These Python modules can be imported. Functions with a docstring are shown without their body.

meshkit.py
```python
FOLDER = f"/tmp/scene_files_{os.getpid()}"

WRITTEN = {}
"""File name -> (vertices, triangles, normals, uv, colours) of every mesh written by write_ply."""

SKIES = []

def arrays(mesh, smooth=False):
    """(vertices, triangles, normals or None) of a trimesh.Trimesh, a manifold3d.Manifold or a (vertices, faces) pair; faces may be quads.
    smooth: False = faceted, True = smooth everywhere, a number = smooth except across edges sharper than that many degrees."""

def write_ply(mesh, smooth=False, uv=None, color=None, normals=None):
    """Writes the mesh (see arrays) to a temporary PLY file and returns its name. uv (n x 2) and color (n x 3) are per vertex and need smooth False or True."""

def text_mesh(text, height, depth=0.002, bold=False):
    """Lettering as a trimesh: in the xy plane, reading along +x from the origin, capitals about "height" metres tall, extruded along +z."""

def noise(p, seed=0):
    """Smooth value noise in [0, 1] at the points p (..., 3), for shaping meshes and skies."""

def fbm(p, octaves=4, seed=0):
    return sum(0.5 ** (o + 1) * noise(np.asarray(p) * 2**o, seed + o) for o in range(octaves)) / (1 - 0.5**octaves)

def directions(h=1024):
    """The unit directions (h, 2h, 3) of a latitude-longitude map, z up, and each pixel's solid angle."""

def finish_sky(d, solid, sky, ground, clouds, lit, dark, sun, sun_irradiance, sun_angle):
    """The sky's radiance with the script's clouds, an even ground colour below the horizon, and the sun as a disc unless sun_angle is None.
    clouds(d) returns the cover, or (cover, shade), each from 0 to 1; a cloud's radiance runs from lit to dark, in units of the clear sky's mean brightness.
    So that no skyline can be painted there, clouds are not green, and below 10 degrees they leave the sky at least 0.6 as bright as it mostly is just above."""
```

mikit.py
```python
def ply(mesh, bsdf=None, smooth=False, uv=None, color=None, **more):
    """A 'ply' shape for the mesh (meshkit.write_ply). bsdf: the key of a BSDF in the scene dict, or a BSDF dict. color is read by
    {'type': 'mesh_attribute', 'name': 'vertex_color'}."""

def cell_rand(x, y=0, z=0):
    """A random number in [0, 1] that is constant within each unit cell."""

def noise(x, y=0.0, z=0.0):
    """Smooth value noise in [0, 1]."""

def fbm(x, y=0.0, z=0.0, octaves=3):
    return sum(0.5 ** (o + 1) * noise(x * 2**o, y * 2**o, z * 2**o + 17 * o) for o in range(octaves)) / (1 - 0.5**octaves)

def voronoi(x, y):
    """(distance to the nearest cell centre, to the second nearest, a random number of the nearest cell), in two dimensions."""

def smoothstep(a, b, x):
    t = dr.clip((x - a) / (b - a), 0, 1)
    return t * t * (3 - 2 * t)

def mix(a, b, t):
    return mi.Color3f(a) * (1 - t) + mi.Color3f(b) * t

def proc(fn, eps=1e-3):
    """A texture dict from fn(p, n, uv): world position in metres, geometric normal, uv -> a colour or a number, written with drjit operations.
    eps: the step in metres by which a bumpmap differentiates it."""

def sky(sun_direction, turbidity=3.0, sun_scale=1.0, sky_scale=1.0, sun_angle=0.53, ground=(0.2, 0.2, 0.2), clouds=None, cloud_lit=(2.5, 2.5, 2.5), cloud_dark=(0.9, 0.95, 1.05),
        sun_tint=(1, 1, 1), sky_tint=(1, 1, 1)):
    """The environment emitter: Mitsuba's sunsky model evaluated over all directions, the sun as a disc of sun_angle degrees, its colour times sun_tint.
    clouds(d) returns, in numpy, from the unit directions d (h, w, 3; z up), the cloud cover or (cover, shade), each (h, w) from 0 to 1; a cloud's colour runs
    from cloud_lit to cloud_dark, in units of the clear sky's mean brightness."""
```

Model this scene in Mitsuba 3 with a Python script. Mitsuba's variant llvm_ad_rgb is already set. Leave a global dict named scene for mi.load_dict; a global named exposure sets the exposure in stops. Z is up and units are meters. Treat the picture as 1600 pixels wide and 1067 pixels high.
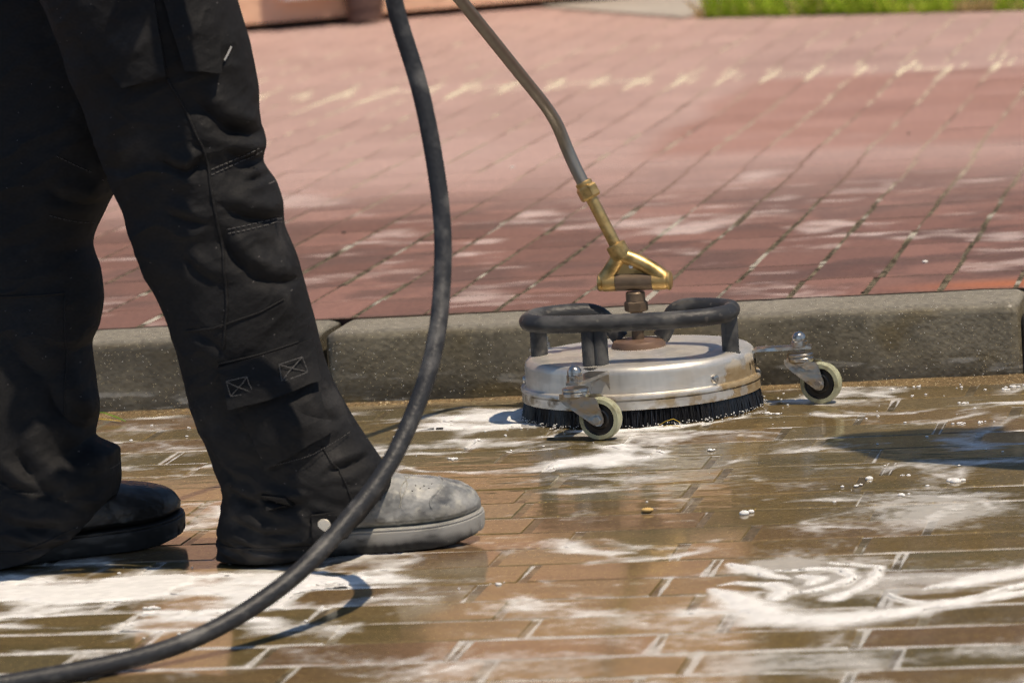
import math, random
import numpy as np, trimesh, manifold3d as m3, drjit as dr, mitsuba as mi
import mikit, meshkit
from mikit import proc, fbm, noise, voronoi, smoothstep, mix, cell_rand
from scipy.interpolate import PchipInterpolator, LinearNDInterpolator, CubicSpline
from scipy.spatial.transform import Rotation

T = mi.ScalarTransform4f
rng = np.random.default_rng(11)
random.seed(11)

# ------------------------------------------------------------------ camera, sky, exposure
PITCH, ROLL, YAW, FPX = 0.1299, 0.0686, 0.1903, 7040.0
fw = np.array([-math.sin(YAW) * math.cos(PITCH), math.cos(YAW) * math.cos(PITCH), -math.sin(PITCH)])
rt = np.cross(fw, [0, 0, 1.0]); rt /= np.linalg.norm(rt)
up = np.cross(rt, fw)
up_r = math.sin(ROLL) * rt + math.cos(ROLL) * up
CAM = np.array([0, -6.2625, 0.9147])
scene = {
    'camera': {'type': 'thinlens', 'fov': math.degrees(2 * math.atan(800 / FPX)), 'fov_axis': 'x',
               'to_world': T().look_at(origin=CAM.tolist(), target=(CAM + fw).tolist(), up=up_r.tolist()),
               'aperture_radius': 0.0085, 'focus_distance': 5.75, 'near_clip': 0.1, 'far_clip': 400.0},
}
EL = math.radians(63.0)
AZ = math.radians(-34.0)
SUN = [math.cos(EL) * math.cos(AZ), math.cos(EL) * math.sin(AZ), math.sin(EL)]
scene['sky'] = mikit.sky(SUN, turbidity=3.0, sky_tint=(1.04, .98, .92), sun_tint=(.97, .985, 1.0))
exposure = 1.42
labels = {}


# ------------------------------------------------------------------ helpers
def numbered(key):
    if key not in USED:
        USED.add(key); return key
    i = 1
    while f'{key}_{i:03d}' in USED:
        i += 1
    USED.add(f'{key}_{i:03d}')
    return f'{key}_{i:03d}'


USED = set()


def thing(name, label, cat, group=None, kind=None):
    k = numbered(name)
    labels[k] = {'label': label, 'category': cat}
    if group: labels[k]['group'] = group
    if kind: labels[k]['kind'] = kind
    return k


def put(key, mesh, mat, smooth=30, **kw):
    scene[key] = mikit.ply(mesh, mat, smooth=smooth, **kw)
    return key


def part(parent, name, mesh, mat, smooth=30, label=None, kind=None, **kw):
    k = numbered(parent + '__' + name)
    put(k, mesh, mat, smooth, **kw)
    if label or kind:
        labels[k] = {}
        if label: labels[k]['label'] = label
        if kind: labels[k]['kind'] = kind
    return k


def struct(name, mesh, mat, label, smooth=False, **kw):
    k = numbered(name)
    put(k, mesh, mat, smooth, **kw)
    labels[k] = {'label': label, 'category': name.split('_')[-1], 'kind': 'structure'}
    return k


def cat(ms):
    return trimesh.util.concatenate(ms)


def M(v, f):
    return trimesh.Trimesh(np.asarray(v, float), np.asarray(f), process=False)


def grid_faces(n, m, wrap_m=False):
    i, j = np.meshgrid(np.arange(n - 1), np.arange(m if wrap_m else m - 1), indexing='ij')
    a = i * m + j; b = i * m + (j + 1) % m; c = (i + 1) * m + (j + 1) % m; d = (i + 1) * m + j
    return np.vstack([np.stack([a, b, c], -1).reshape(-1, 3), np.stack([a, c, d], -1).reshape(-1, 3)])


def tube(path, r, sides=14, cap=True, n=None):
    p = np.asarray(path, float)
    if n:
        s = np.r_[0, np.cumsum(np.linalg.norm(np.diff(p, axis=0), axis=1))]
        cs = CubicSpline(s, p) if len(p) > 3 else PchipInterpolator(s, p)
        rr = np.asarray(r, float)
        if rr.ndim: r = np.interp(np.linspace(0, s[-1], n), s, rr)
        p = cs(np.linspace(0, s[-1], n))
    t = np.gradient(p, axis=0); t /= np.linalg.norm(t, axis=1, keepdims=True)
    nn = np.cross(t[0], [0.3, 0.2, 0.93]); nn /= np.linalg.norm(nn)
    ns = [nn]
    for k in range(1, len(p)):
        nn = nn - t[k] * (nn @ t[k]); nn /= np.linalg.norm(nn); ns.append(nn)
    ns = np.array(ns); bs = np.cross(t, ns)
    a = np.arange(sides) * 2 * np.pi / sides
    rr = np.broadcast_to(r, (len(p),))
    v = p[:, None] + rr[:, None, None] * (np.cos(a)[None, :, None] * ns[:, None] + np.sin(a)[None, :, None] * bs[:, None])
    v = v.reshape(-1, 3); f = grid_faces(len(p), sides, True)
    if cap:
        v = np.vstack([v, p[0], p[-1]]); k = len(v) - 2; i = np.arange(sides); e = (len(p) - 1) * sides
        f = np.vstack([f, np.stack([i * 0 + k, (i + 1) % sides, i], 1), np.stack([i * 0 + k + 1, e + i, e + (i + 1) % sides], 1)])
    mm = M(v, f); mm.fix_normals() if False else None
    return mm


def lathe(prof, sides=48, c=(0, 0, 0), axis=None):
    prof = np.asarray(prof, float)
    a = np.arange(sides) * 2 * np.pi / sides
    v = np.stack([prof[:, :1] * np.cos(a), prof[:, :1] * np.sin(a), np.repeat(prof[:, 1:2], sides, 1)], -1).reshape(-1, 3)
    f = grid_faces(len(prof), sides, True)
    if axis is not None:
        z = np.asarray(axis, float); z /= np.linalg.norm(z)
        x = np.cross([0, 0, 1.0] if abs(z[2]) < .9 else [0, 1.0, 0], z); x /= np.linalg.norm(x)
        v = v @ np.array([x, np.cross(z, x), z])
    return M(v + np.asarray(c), f)


def hexprism(r, z0, z1, c=(0, 0, 0), axis=None, ch=0.12):
    h = (z1 - z0) * ch
    return lathe([(0, z0), (r * .88, z0), (r, z0 + h), (r, z1 - h), (r * .88, z1), (0, z1)], 6, c, axis)


def box(size, c=(0, 0, 0), rot=0, ch=0.0):
    if ch:
        s = np.array(size) / 2
        pts = []
        for sg in np.ndindex(2, 2, 2):
            g = np.array(sg) * 2 - 1
            for k in range(3):
                q = g * (s - ch); q[k] = g[k] * s[k]; pts.append(q)
        b = trimesh.convex.convex_hull(np.array(pts))
    else:
        b = trimesh.creation.box(size)
    b.apply_transform(trimesh.transformations.rotation_matrix(rot, [0, 0, 1])); b.apply_translation(c)
    return b


def plate(poly, thick):
    from shapely.geometry import Polygon
    return trimesh.creation.extrude_polygon(Polygon(poly), thick, engine='earcut')


def frame(mesh, o, x, y, z):
    m = np.eye(4); m[:3, 0] = x; m[:3, 1] = y; m[:3, 2] = z; m[:3, 3] = o
    q = mesh.copy(); q.apply_transform(m); return q


def along(mesh, a, b):
    """moves a mesh built along +z from the origin so that it runs from a towards b"""
    a, b = np.asarray(a, float), np.asarray(b, float)
    z = (b - a) / np.linalg.norm(b - a)
    x = np.cross([0, 1.0, 0.1], z); x /= np.linalg.norm(x)
    return frame(mesh, a, x, np.cross(z, x), z)


def fn_np(p, **k):
    return meshkit.fbm(np.asarray(p, float), **k)


def mat(key, d, two=False):
    scene[key] = {'type': 'twosided', 'b': d} if two else d
    return key


def rgb(c):
    return {'type': 'rgb', 'value': list(c)}


# ------------------------------------------------------------------ layout numbers
ROW_P, ROW_0, BL = 0.1047, -0.2668, 0.208        # road: row pitch, a row line, brick module
PH = {15: .705, 14: .475, 13: .75, 12: .52, 11: .267, 10: .475, 9: .222, 8: .546, 7: .222, 6: .08, 0: .73, 1: .29, -1: .9}
KERB_Z = 0.1067
COL_P, PAV_P = 0.108, 0.1985


def row_phase(n):
    n = int(n)
    return PH.get(n, (0.37 * n * n + 0.55 * n) % 1.0)


# ------------------------------------------------------------------ materials
def ell(p, cx, cy, rx, ry):
    return dr.exp(-(dr.square((p.x - cx) / rx) + dr.square((p.y - cy) / ry)))


class NPB:
    """the same noise as mikit's, in numpy, so that the foam's body and the film in the pavers' material agree"""
    floor, exp, sqrt, abs, minimum, maximum, select = np.floor, np.exp, np.sqrt, np.abs, np.minimum, np.maximum, np.where

    @staticmethod
    def cell(x, y, z):
        h = np.zeros(np.broadcast(x, y, z).shape, np.uint32)
        with np.errstate(over='ignore'):
            for v, k in ((x, 374761393), (y, 668265263), (z, 2147483647)):
                h = h + (np.floor(v).astype(np.int64) + 1000000).astype(np.uint32) * np.uint32(k)
            h = (h ^ (h >> np.uint32(13))) * np.uint32(1274126177)
            return ((h ^ (h >> np.uint32(16))) & np.uint32(0xFFFFFF)) / 16777215.0

    @staticmethod
    def noise(x, y=0.0, z=0.0):
        p = [np.asarray(v, float) + 0 * np.asarray(x, float) for v in (x, y, z)]
        i = [np.floor(v) for v in p]; t = [(v - a) ** 2 * (3 - 2 * (v - a)) for v, a in zip(p, i)]
        e = lambda b, c: NPB.cell(i[0], i[1] + b, i[2] + c) * (1 - t[0]) + NPB.cell(i[0] + 1, i[1] + b, i[2] + c) * t[0]
        l = lambda a, b, w: a * (1 - w) + b * w
        return l(l(e(0, 0), e(1, 0), t[1]), l(e(0, 1), e(1, 1), t[1]), t[2])

    @staticmethod
    def fbm(x, y=0.0, z=0.0, octaves=3):
        return sum(.5 ** (o + 1) * NPB.noise(x * 2 ** o, y * 2 ** o, z * 2 ** o + 17 * o) for o in range(octaves)) / (1 - .5 ** octaves)


class DRB:
    floor, exp, sqrt, abs, minimum, maximum, select = dr.floor, dr.exp, dr.sqrt, dr.abs, dr.minimum, dr.maximum, dr.select
    cell, noise, fbm = staticmethod(cell_rand), staticmethod(noise), staticmethod(fbm)


RIBBONS = [[(-.715, -1.50, .006), (-.690, -1.535, .020), (-.660, -1.60, .032), (-.628, -1.665, .038), (-.57, -1.685, .038), (-.52, -1.665, .032), (-.47, -1.63, .024), (-.42, -1.60, .016), (-.30, -1.52, .010)],
           [(-.715, -1.35, .006), (-.690, -1.385, .017), (-.665, -1.425, .016), (-.64, -1.45, .006)],
           [(-.515, -1.56, .004), (-.497, -1.60, .010), (-.47, -1.618, .013), (-.443, -1.607, .012), (-.415, -1.575, .010), (-.34, -1.49, .010)],
           [(-.48, -1.535, .006), (-.455, -1.515, .022), (-.42, -1.48, .032), (-.30, -1.40, .030)],
           [(-.71, -1.475, .004), (-.69, -1.463, .010), (-.655, -1.475, .015), (-.636, -1.51, .016), (-.638, -1.56, .012)],
           [(-.655, -1.40, .004), (-.62, -1.395, .012), (-.585, -1.41, .014), (-.565, -1.45, .010), (-.575, -1.49, .012), (-.60, -1.52, .010), (-.63, -1.53, .006)],
           [(-.625, -1.44, .010), (-.605, -1.455, .014), (-.61, -1.48, .010)],
           [(-.60, -1.36, .004), (-.545, -1.40, .008), (-.54, -1.46, .010), (-.555, -1.52, .012), (-.575, -1.57, .014)]]


def noise2(k, x, y):
    return k.noise(x * 9, y * 25, 3.0)


def foam_field(x, y, k, bed=False):
    """soap on the road: above about 0.3 it stands as foam, from -0.3 up it is a film"""
    E = lambda cx, cy, rx, ry: k.exp(-((x - cx) / rx) * ((x - cx) / rx) - ((y - cy) / ry) * ((y - cy) / ry))
    C = lambda v: k.minimum(k.maximum(v, 0.0), 1.0)
    wx = x + .10 * (k.fbm(x * 7, y * 6, 2.0, 2) - .5)
    wy = y + .14 * (k.fbm(x * 6, y * 6, 8.0, 2) - .5)
    st = k.fbm(wx * 10, wy * 15, 1.0, 4)
    st = .5 + (.55 - k.abs(k.fbm(wx * 7 + 3, wy * 9, 6.0, 3) - .5) * 3.2) * .45 + (st - .5) * .8
    fine = k.fbm(x * 110, y * 95, 5.0, 3)
    env = .74 * E(-1.37, -1.36, .24, .14) + .58 * E(-1.20, -1.38, .10, .19) + .62 * E(-1.55, -1.42, .16, .14) + .62 * E(-1.14, -1.25, .06, .05) + .40 * E(-1.36, -1.56, .24, .10) + .34 * E(-1.5, -1.7, .2, .1)
    wash = 1.05 * E(-1.215, -.26, .11, .13) + .85 * E(-1.14, -.44, .14, .05) + .42 * E(-.95, -.43, .16, .05) + .45 * E(-1.0, -.60, .25, .06)
    r = k.sqrt((x + .997) * (x + .997) + (y + .165) * (y + .165))
    q = (r - .179) / .013
    ring = 1.15 * k.exp(-q * q) * C(.3 - (y + .165) * 4 + (x + 1) * 1.2)
    right = .70 * E(-.77, -.12, .05, .04) + .40 * E(-.58, -.12, .22, .04)
    veil = .12 * E(-.45, -.26, .25, .09) + .62 * E(-.53, -1.02, .10, .22) + .58 * E(-.52, -1.46, .20, .14) + .48 * E(-.66, -1.38, .07, .14) + .42 * E(-.80, -1.80, .3, .22) + .40 * E(-.95, -.72, .16, .10) + .36 * E(-1.75, -.25, .25, .2) + .34 * E(-.45, -1.9, .2, .2)
    e = k.maximum(env, k.maximum(wash, k.maximum(ring, right)))
    n = k.floor((ROW_0 - y) / ROW_P)
    g = (ROW_0 - y) / ROW_P + .5
    dy = k.abs(g - k.floor(g) - .5) * ROW_P
    ph = .37 * n * n + .55 * n; ph = ph - k.floor(ph)
    for a, b in PH.items(): ph = k.select(k.abs(n - a) < .25, b, ph)
    h = (x - ph * BL) / BL + .5
    hs = h - k.floor(h) - .5
    dx = k.abs(hs) * BL
    brick_e = (k.exp(-(dy / .011) * (dy / .011)) + k.exp(-(dx / .011) * (dx / .011))) * .42 + (k.cell(n, k.floor(h - .5), 4.0) - .5) * .50 - .04
    e = e + brick_e * C(e * 2.2)
    f = e * .93 - .62 + (st - .60) * 2.6 - (fine - .5) * .40
    fv = veil * .85 - .52 + (st - .62) * 1.2 - (fine - .5) * .45
    f = k.maximum(f, k.minimum(fv, .05))
    bx = x + .009 * (k.fbm(x * 38, y * 30, 3.0, 2) - .5)
    by = y + .020 * (k.fbm(x * 30, y * 30, 6.0, 2) - .5)
    d = 9.0 + 0 * x
    for p in RIBBONS:
        for (ax, ay, aw), (cx, cy, cw) in zip(p[:-1], p[1:]):
            L2 = (cx - ax) ** 2 + (cy - ay) ** 2
            t = C(((bx - ax) * (cx - ax) + (by - ay) * (cy - ay)) * (1 / L2))
            ux, uy = bx - ax - t * (cx - ax), by - ay - t * (cy - ay)
            d = k.minimum(d, k.sqrt(ux * ux + uy * uy + 1e-12) / (aw + t * (cw - aw)))
    f = k.maximum(f, k.minimum((1.18 - d) * .72, .75) - (fine - .5) * .45 - k.maximum(.60 - st, 0.0) * .5)
    # caught in the joints
    jn = k.fbm(x * 9, n * 7.3, n + .5, 3)
    jh = k.noise(k.floor(h) * 5.1 + .3, n * 3.7 + .2, y * 7)
    je = -.02 + .10 * C((-1.15 - y) * 2.5) + .26 * E(-.62, -1.95, .5, .40) + .34 * E(-1.4, -1.65, .30, .40) + .22 * E(-.45, -1.2, .25, .5) + .16 * E(-1.7, -.35, .3, .25) + .12 * E(-.6, -.4, .3, .3)
    rowf = (1 - dy / .0031) * .45 - .40 + (jn - .56 + je) * 2.2
    hx = k.abs(k.select(k.cell(n, k.floor(h), 9.0) > .6, dx, hs * BL * k.select(k.cell(n, k.floor(h), 2.0) > .5, 1.0, -1.0)) - .0045)
    hdf = (1 - hx / .0020) * .45 - .42 + (jh - .58 + je) * 1.7 + (noise2(k, x, y) - .5) * .5
    hdf = k.select(dy > .002, hdf - .30 * C((y + 1.35) * 3), -1.0)
    f = k.maximum(f, k.minimum(k.maximum(rowf, hdf), .10) - (fine - .5) * .30)
    return k.select((r < .160) | (y > -.008), -1.0 + 0 * x, f)


def wet_veil(p):
    """thin soap film lying on the wet pavers"""
    f = foam_field(p.x, p.y, DRB)
    return dr.clip(smoothstep(-.42, .58, f) * .96, 0, .96)


def wet_colour(p, n, uv):
    a = fbm(p.x * 5, p.y * 9, 1.0, 4)
    grit = fbm(p.x * 260, p.y * 260, 5.0, 2)
    c = mix((.215, .150, .064), (.145, .110, .048), smoothstep(.35, .68, a))
    c = mix(c, (.225, .135, .082), smoothstep(.5, 1.0, uv.x) * .65)
    c = mix(c, (.17, .145, .085), smoothstep(.55, 1.0, 1 - uv.x) * .6)
    c = mix(c, (.24, .17, .075), smoothstep(.55, .75, fbm(p.x * 3, p.y * 16, 9.0, 3)) * .45)
    sp = voronoi(p.x * 150, p.y * 150)
    c = mix(c, (.42, .30, .11), smoothstep(.22, .08, sp[0]) * smoothstep(.72, .8, sp[2]) * .7)
    return c * (.75 + .5 * grit)


def ripple(p, n, uv):
    m = 0.14 + 1.25 * ell(p, -1.0, -.45, .55, .32) + 1.3 * ell(p, -.88, -.80, .26, .20)
    w = fbm(p.x * 22 + 2 * noise(p.x * 6, p.y * 6), p.y * 52, 0.0, 2)
    w2 = noise(p.x * 5, p.y * 7, 4.0)
    g = noise(p.x * 300, p.y * 300, 2.0)
    return (w - .5) * .00058 * m + (w2 - .5) * .0005 + g * .000012


FOAM = {'type': 'diffuse', 'reflectance': proc(lambda p, n, uv: mi.Color3f(.80, .79, .765) * (.88 + .2 * fbm(p.x * 90, p.y * 120, 0.0, 2)))}
mat('mat_wet_paver', {'type': 'blendbsdf', 'weight': proc(lambda p, n, uv: wet_veil(p)),
                      'a': {'type': 'bumpmap', 'tex': proc(ripple, eps=1.5e-3), 'scale': 1.0,
                            'b': {'type': 'roughplastic', 'distribution': 'ggx', 'alpha': 0.010, 'int_ior': 1.6, 'diffuse_reflectance': proc(wet_colour)}},
                      'b': FOAM}, True)


def bed_colour(p, n, uv):
    g = fbm(p.x * 180, p.y * 180, 0.0, 2)
    return mix((.115, .088, .05), (.24, .195, .12), smoothstep(.4, .75, fbm(p.x * 9, p.y * 20, 2.0, 3))) * (.6 + .8 * g)


mat('mat_road_bed', {'type': 'blendbsdf', 'weight': proc(lambda p, n, uv: wet_veil(p)),
                     'a': {'type': 'bumpmap', 'tex': proc(lambda p, n, uv: fbm(p.x * 120, p.y * 120, 0.0, 2) * .0006, eps=1e-3), 'scale': 1.0,
                           'b': {'type': 'roughplastic', 'alpha': .06, 'int_ior': 1.33, 'diffuse_reflectance': proc(bed_colour)}},
                     'b': FOAM}, True)


def far_road_colour(p, n, uv):
    yy = (p.y - ROW_0) / ROW_P
    r = dr.floor(yy); fy = dr.abs(yy - r - .5)
    xx = p.x / BL + cell_rand(r, 3, 1)
    fx = dr.abs(xx - dr.floor(xx) - .5)
    j = dr.maximum(smoothstep(.46, .485, fy), smoothstep(.472, .488, fx))
    c = mix((.15, .098, .05), (.2, .105, .06), cell_rand(dr.floor(xx), r, 5)) * (.7 + .6 * fbm(p.x * 5, p.y * 5, 0.0, 4))
    return mix(c, (.2, .16, .1), j)


mat('mat_far_road', {'type': 'roughplastic', 'alpha': .06, 'int_ior': 1.33, 'diffuse_reflectance': proc(far_road_colour)}, True)


def pav_colour(p, n, uv):
    near = smoothstep(2.75, 1.3, p.y + .5 * (fbm(p.x * 1.2, p.y * 1.6, 3.0, 3) - .5) * 2)
    wetp = smoothstep(-1.46, -1.36, p.x + .10 * (noise(p.x * 3, p.y * 3) - .5)) * smoothstep(4.35, 4.2, p.y) * smoothstep(2.3, 2.6, p.y)
    g = fbm(p.x * 240, p.y * 120, 1.0, 2)
    l = fbm(p.x * 2.2, p.y * 1.7, 8.0, 4)
    dry = mix((.335, .222, .196), (.40, .278, .248), l) * (.93 + .14 * uv.x)
    red = mix((.130, .068, .053), (.226, .120, .096), uv.x)
    red = mix(red, (.105, .062, .052), smoothstep(.42, .72, fbm(p.x * 8, p.y * 9, 4.0, 4)) * .75)
    c = mix(dry, red, near)
    c = mix(c, mix((.25, .115, .085), (.30, .155, .125), uv.x), wetp * .62)
    # dried soap / lime bloom, streaked along the bricks
    st = fbm(p.x * 9, p.y * 13, 6.0, 4)
    bl = smoothstep(.60, .86, st + .26 * (uv.y - .6)) * (near * .42 + .10)
    band = ell(p, -2.0, 1.95, .22, .20) * .9 + ell(p, -1.10, 2.02, .12, .10) + .7 * ell(p, -1.1, 1.2, .5, .35)
    bl = dr.clip(bl + .55 * smoothstep(.6, .95, st * .8 + .45 * band), 0, .8)
    c = mix(c, (.50, .40, .37), bl)
    c = mix(c, (.36, .12, .05), ell(p, -.5, .2, .14, .05) * .8)
    return c * (.86 + .28 * g)


mat('mat_paver', {'type': 'bumpmap', 'tex': proc(lambda p, n, uv: fbm(p.x * 200, p.y * 200, 0.0, 2) * .0007, eps=1e-3), 'scale': 1.0,
                  'b': {'type': 'principled', 'base_color': proc(pav_colour), 'roughness': proc(lambda p, n, uv: .42 + .35 * fbm(p.x * 4, p.y * 9, 0.0, 3)), 'specular': .45}}, True)


def pav_bed_colour(p, n, uv):
    g = fbm(p.x * 150, p.y * 150, 0.0, 3)
    near = smoothstep(2.2, 1.2, p.y)
    c = mix((.25, .165, .14), (.40, .32, .25), smoothstep(.42, .62, fbm(p.x * 5, p.y * 2.6, 2.0, 3)))
    cream = .8 * smoothstep(.34, .1, dr.abs(p.y - 4.45 - .06 * (noise(p.x * 6, 0.0) - .5))) 
    c = mix(c, (.72, .65, .50), cream)
    k = mix((.055, .046, .034), (.19, .16, .115), smoothstep(.35, .65, g))
    k = mix(k, (.62, .58, .50), smoothstep(.62, .74, fbm(p.x * 11, p.y * 9, 5.0, 2)) * .6)
    c = mix(c, k, near)
    yy = (p.y - .152) / PAV_P + .5
    cross = smoothstep(.0085, .0055, dr.abs(yy - dr.floor(yy) - .5) * PAV_P)
    c = mix(c, mix((.205, .135, .115), (.050, .034, .028), near), cross * (.55 + .45 * smoothstep(.3, .5, fbm(p.x * 7, p.y * 5, 1.0, 2))))
    return c * (.7 + .6 * g)


mat('mat_pavement_bed', {'type': 'bumpmap', 'tex': proc(lambda p, n, uv: fbm(p.x * 130, p.y * 130, 0.0, 3) * .004, eps=1e-3), 'scale': 1.0,
                         'b': {'type': 'diffuse', 'reflectance': proc(pav_bed_colour)}}, True)
mat('mat_far_pavement', {'type': 'diffuse', 'reflectance': proc(lambda p, n, uv: mix((.335, .222, .196), (.40, .278, .248), fbm(p.x * 2.2, p.y * 1.7, 8.0, 4)))}, True)


def kerb_colour(p, n, uv):
    g = fbm(p.x * 170, p.y * 170, p.z * 170, 3)
    v = voronoi(p.x * 240 + 31 * p.y * 7, p.z * 240 + p.y * 240)
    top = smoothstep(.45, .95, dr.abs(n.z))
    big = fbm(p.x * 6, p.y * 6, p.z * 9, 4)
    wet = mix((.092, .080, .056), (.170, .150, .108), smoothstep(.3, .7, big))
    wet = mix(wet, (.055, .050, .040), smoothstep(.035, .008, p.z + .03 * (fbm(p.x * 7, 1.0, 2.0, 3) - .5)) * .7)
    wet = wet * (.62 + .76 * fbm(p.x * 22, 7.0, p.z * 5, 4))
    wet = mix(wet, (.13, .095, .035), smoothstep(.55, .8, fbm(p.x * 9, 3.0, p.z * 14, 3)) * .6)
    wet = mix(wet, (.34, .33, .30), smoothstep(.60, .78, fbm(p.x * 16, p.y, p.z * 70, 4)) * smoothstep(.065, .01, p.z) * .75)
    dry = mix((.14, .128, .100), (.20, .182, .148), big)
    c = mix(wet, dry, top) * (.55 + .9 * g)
    c = mix(c, (.50, .42, .26), smoothstep(.20, .1, v[0]) * smoothstep(.80, .86, v[2]))
    c = mix(c, (.72, .70, .66), smoothstep(.20, .1, v[0]) * smoothstep(.955, .97, v[2]))
    return c


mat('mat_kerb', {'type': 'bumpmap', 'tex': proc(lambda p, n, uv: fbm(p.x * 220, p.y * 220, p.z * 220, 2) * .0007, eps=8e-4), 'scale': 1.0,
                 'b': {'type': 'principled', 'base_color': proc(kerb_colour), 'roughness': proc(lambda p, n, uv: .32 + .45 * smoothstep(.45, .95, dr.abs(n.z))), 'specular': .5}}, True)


def sand_colour(p, n, uv):
    v = voronoi(p.x * 330, p.y * 330)
    c = mix((.12, .085, .045), (.24, .165, .08), fbm(p.x * 12, p.y * 20, 0.0, 3))
    c = c * (.6 + .7 * v[2])
    return mix(c, (.7, .62, .42), smoothstep(.9, .94, v[2]) * smoothstep(.3, .2, v[0]))


mat('mat_sand', {'type': 'bumpmap', 'tex': proc(lambda p, n, uv: voronoi(p.x * 330, p.y * 330)[0] * .0012, eps=6e-4), 'scale': 1.0,
                 'b': {'type': 'principled', 'base_color': proc(sand_colour), 'roughness': .35, 'specular': .5}}, True)
mat('mat_foam', FOAM, True)
mat('mat_cream_sand', {'type': 'diffuse', 'reflectance': proc(lambda p, n, uv: mix(mix(mix((.36, .28, .23), (.46, .39, .31), fbm(p.x * 8, p.y * 8, 0.0, 3)), (.60, .52, .40), smoothstep(2.8, 3.8, p.y) * .7), (.74, .67, .50), smoothstep(.32, .12, dr.abs(p.y - 4.43))))}, True)
mat('mat_bubble', {'type': 'principled', 'base_color': rgb((.86, .87, .88)), 'roughness': .08, 'specular': .6, 'spec_trans': 0.0, 'clearcoat': .6, 'clearcoat_gloss': .95}, True)
mat('mat_clear_bubble', {'type': 'thindielectric', 'int_ior': 1.33})


def cloth_colour(p, n, uv):
    d = fbm(p.x * 9, p.y * 9, p.z * 7, 4)
    f = fbm(p.x * 420, p.y * 420, p.z * 420, 2)
    c = mix((.0082, .0081, .0087), (.0195, .0192, .0198), d)
    dust = smoothstep(.58, .85, fbm(p.x * 22, p.y * 22, p.z * 16, 4))
    c = mix(c, (.055, .052, .050), dust * .5)
    v = voronoi(p.x * 70, p.z * 70)
    c = mix(c, (.14, .13, .125), smoothstep(.07, .03, v[0]) * smoothstep(.9, .93, v[2]) * .6)
    c = mix(c, (.055, .052, .05), smoothstep(.06, .0, p.z) * smoothstep(.45, .75, fbm(p.x * 30, p.y * 30, p.z * 50, 3)) * .8)
    return c * (.75 + .5 * f)


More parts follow.
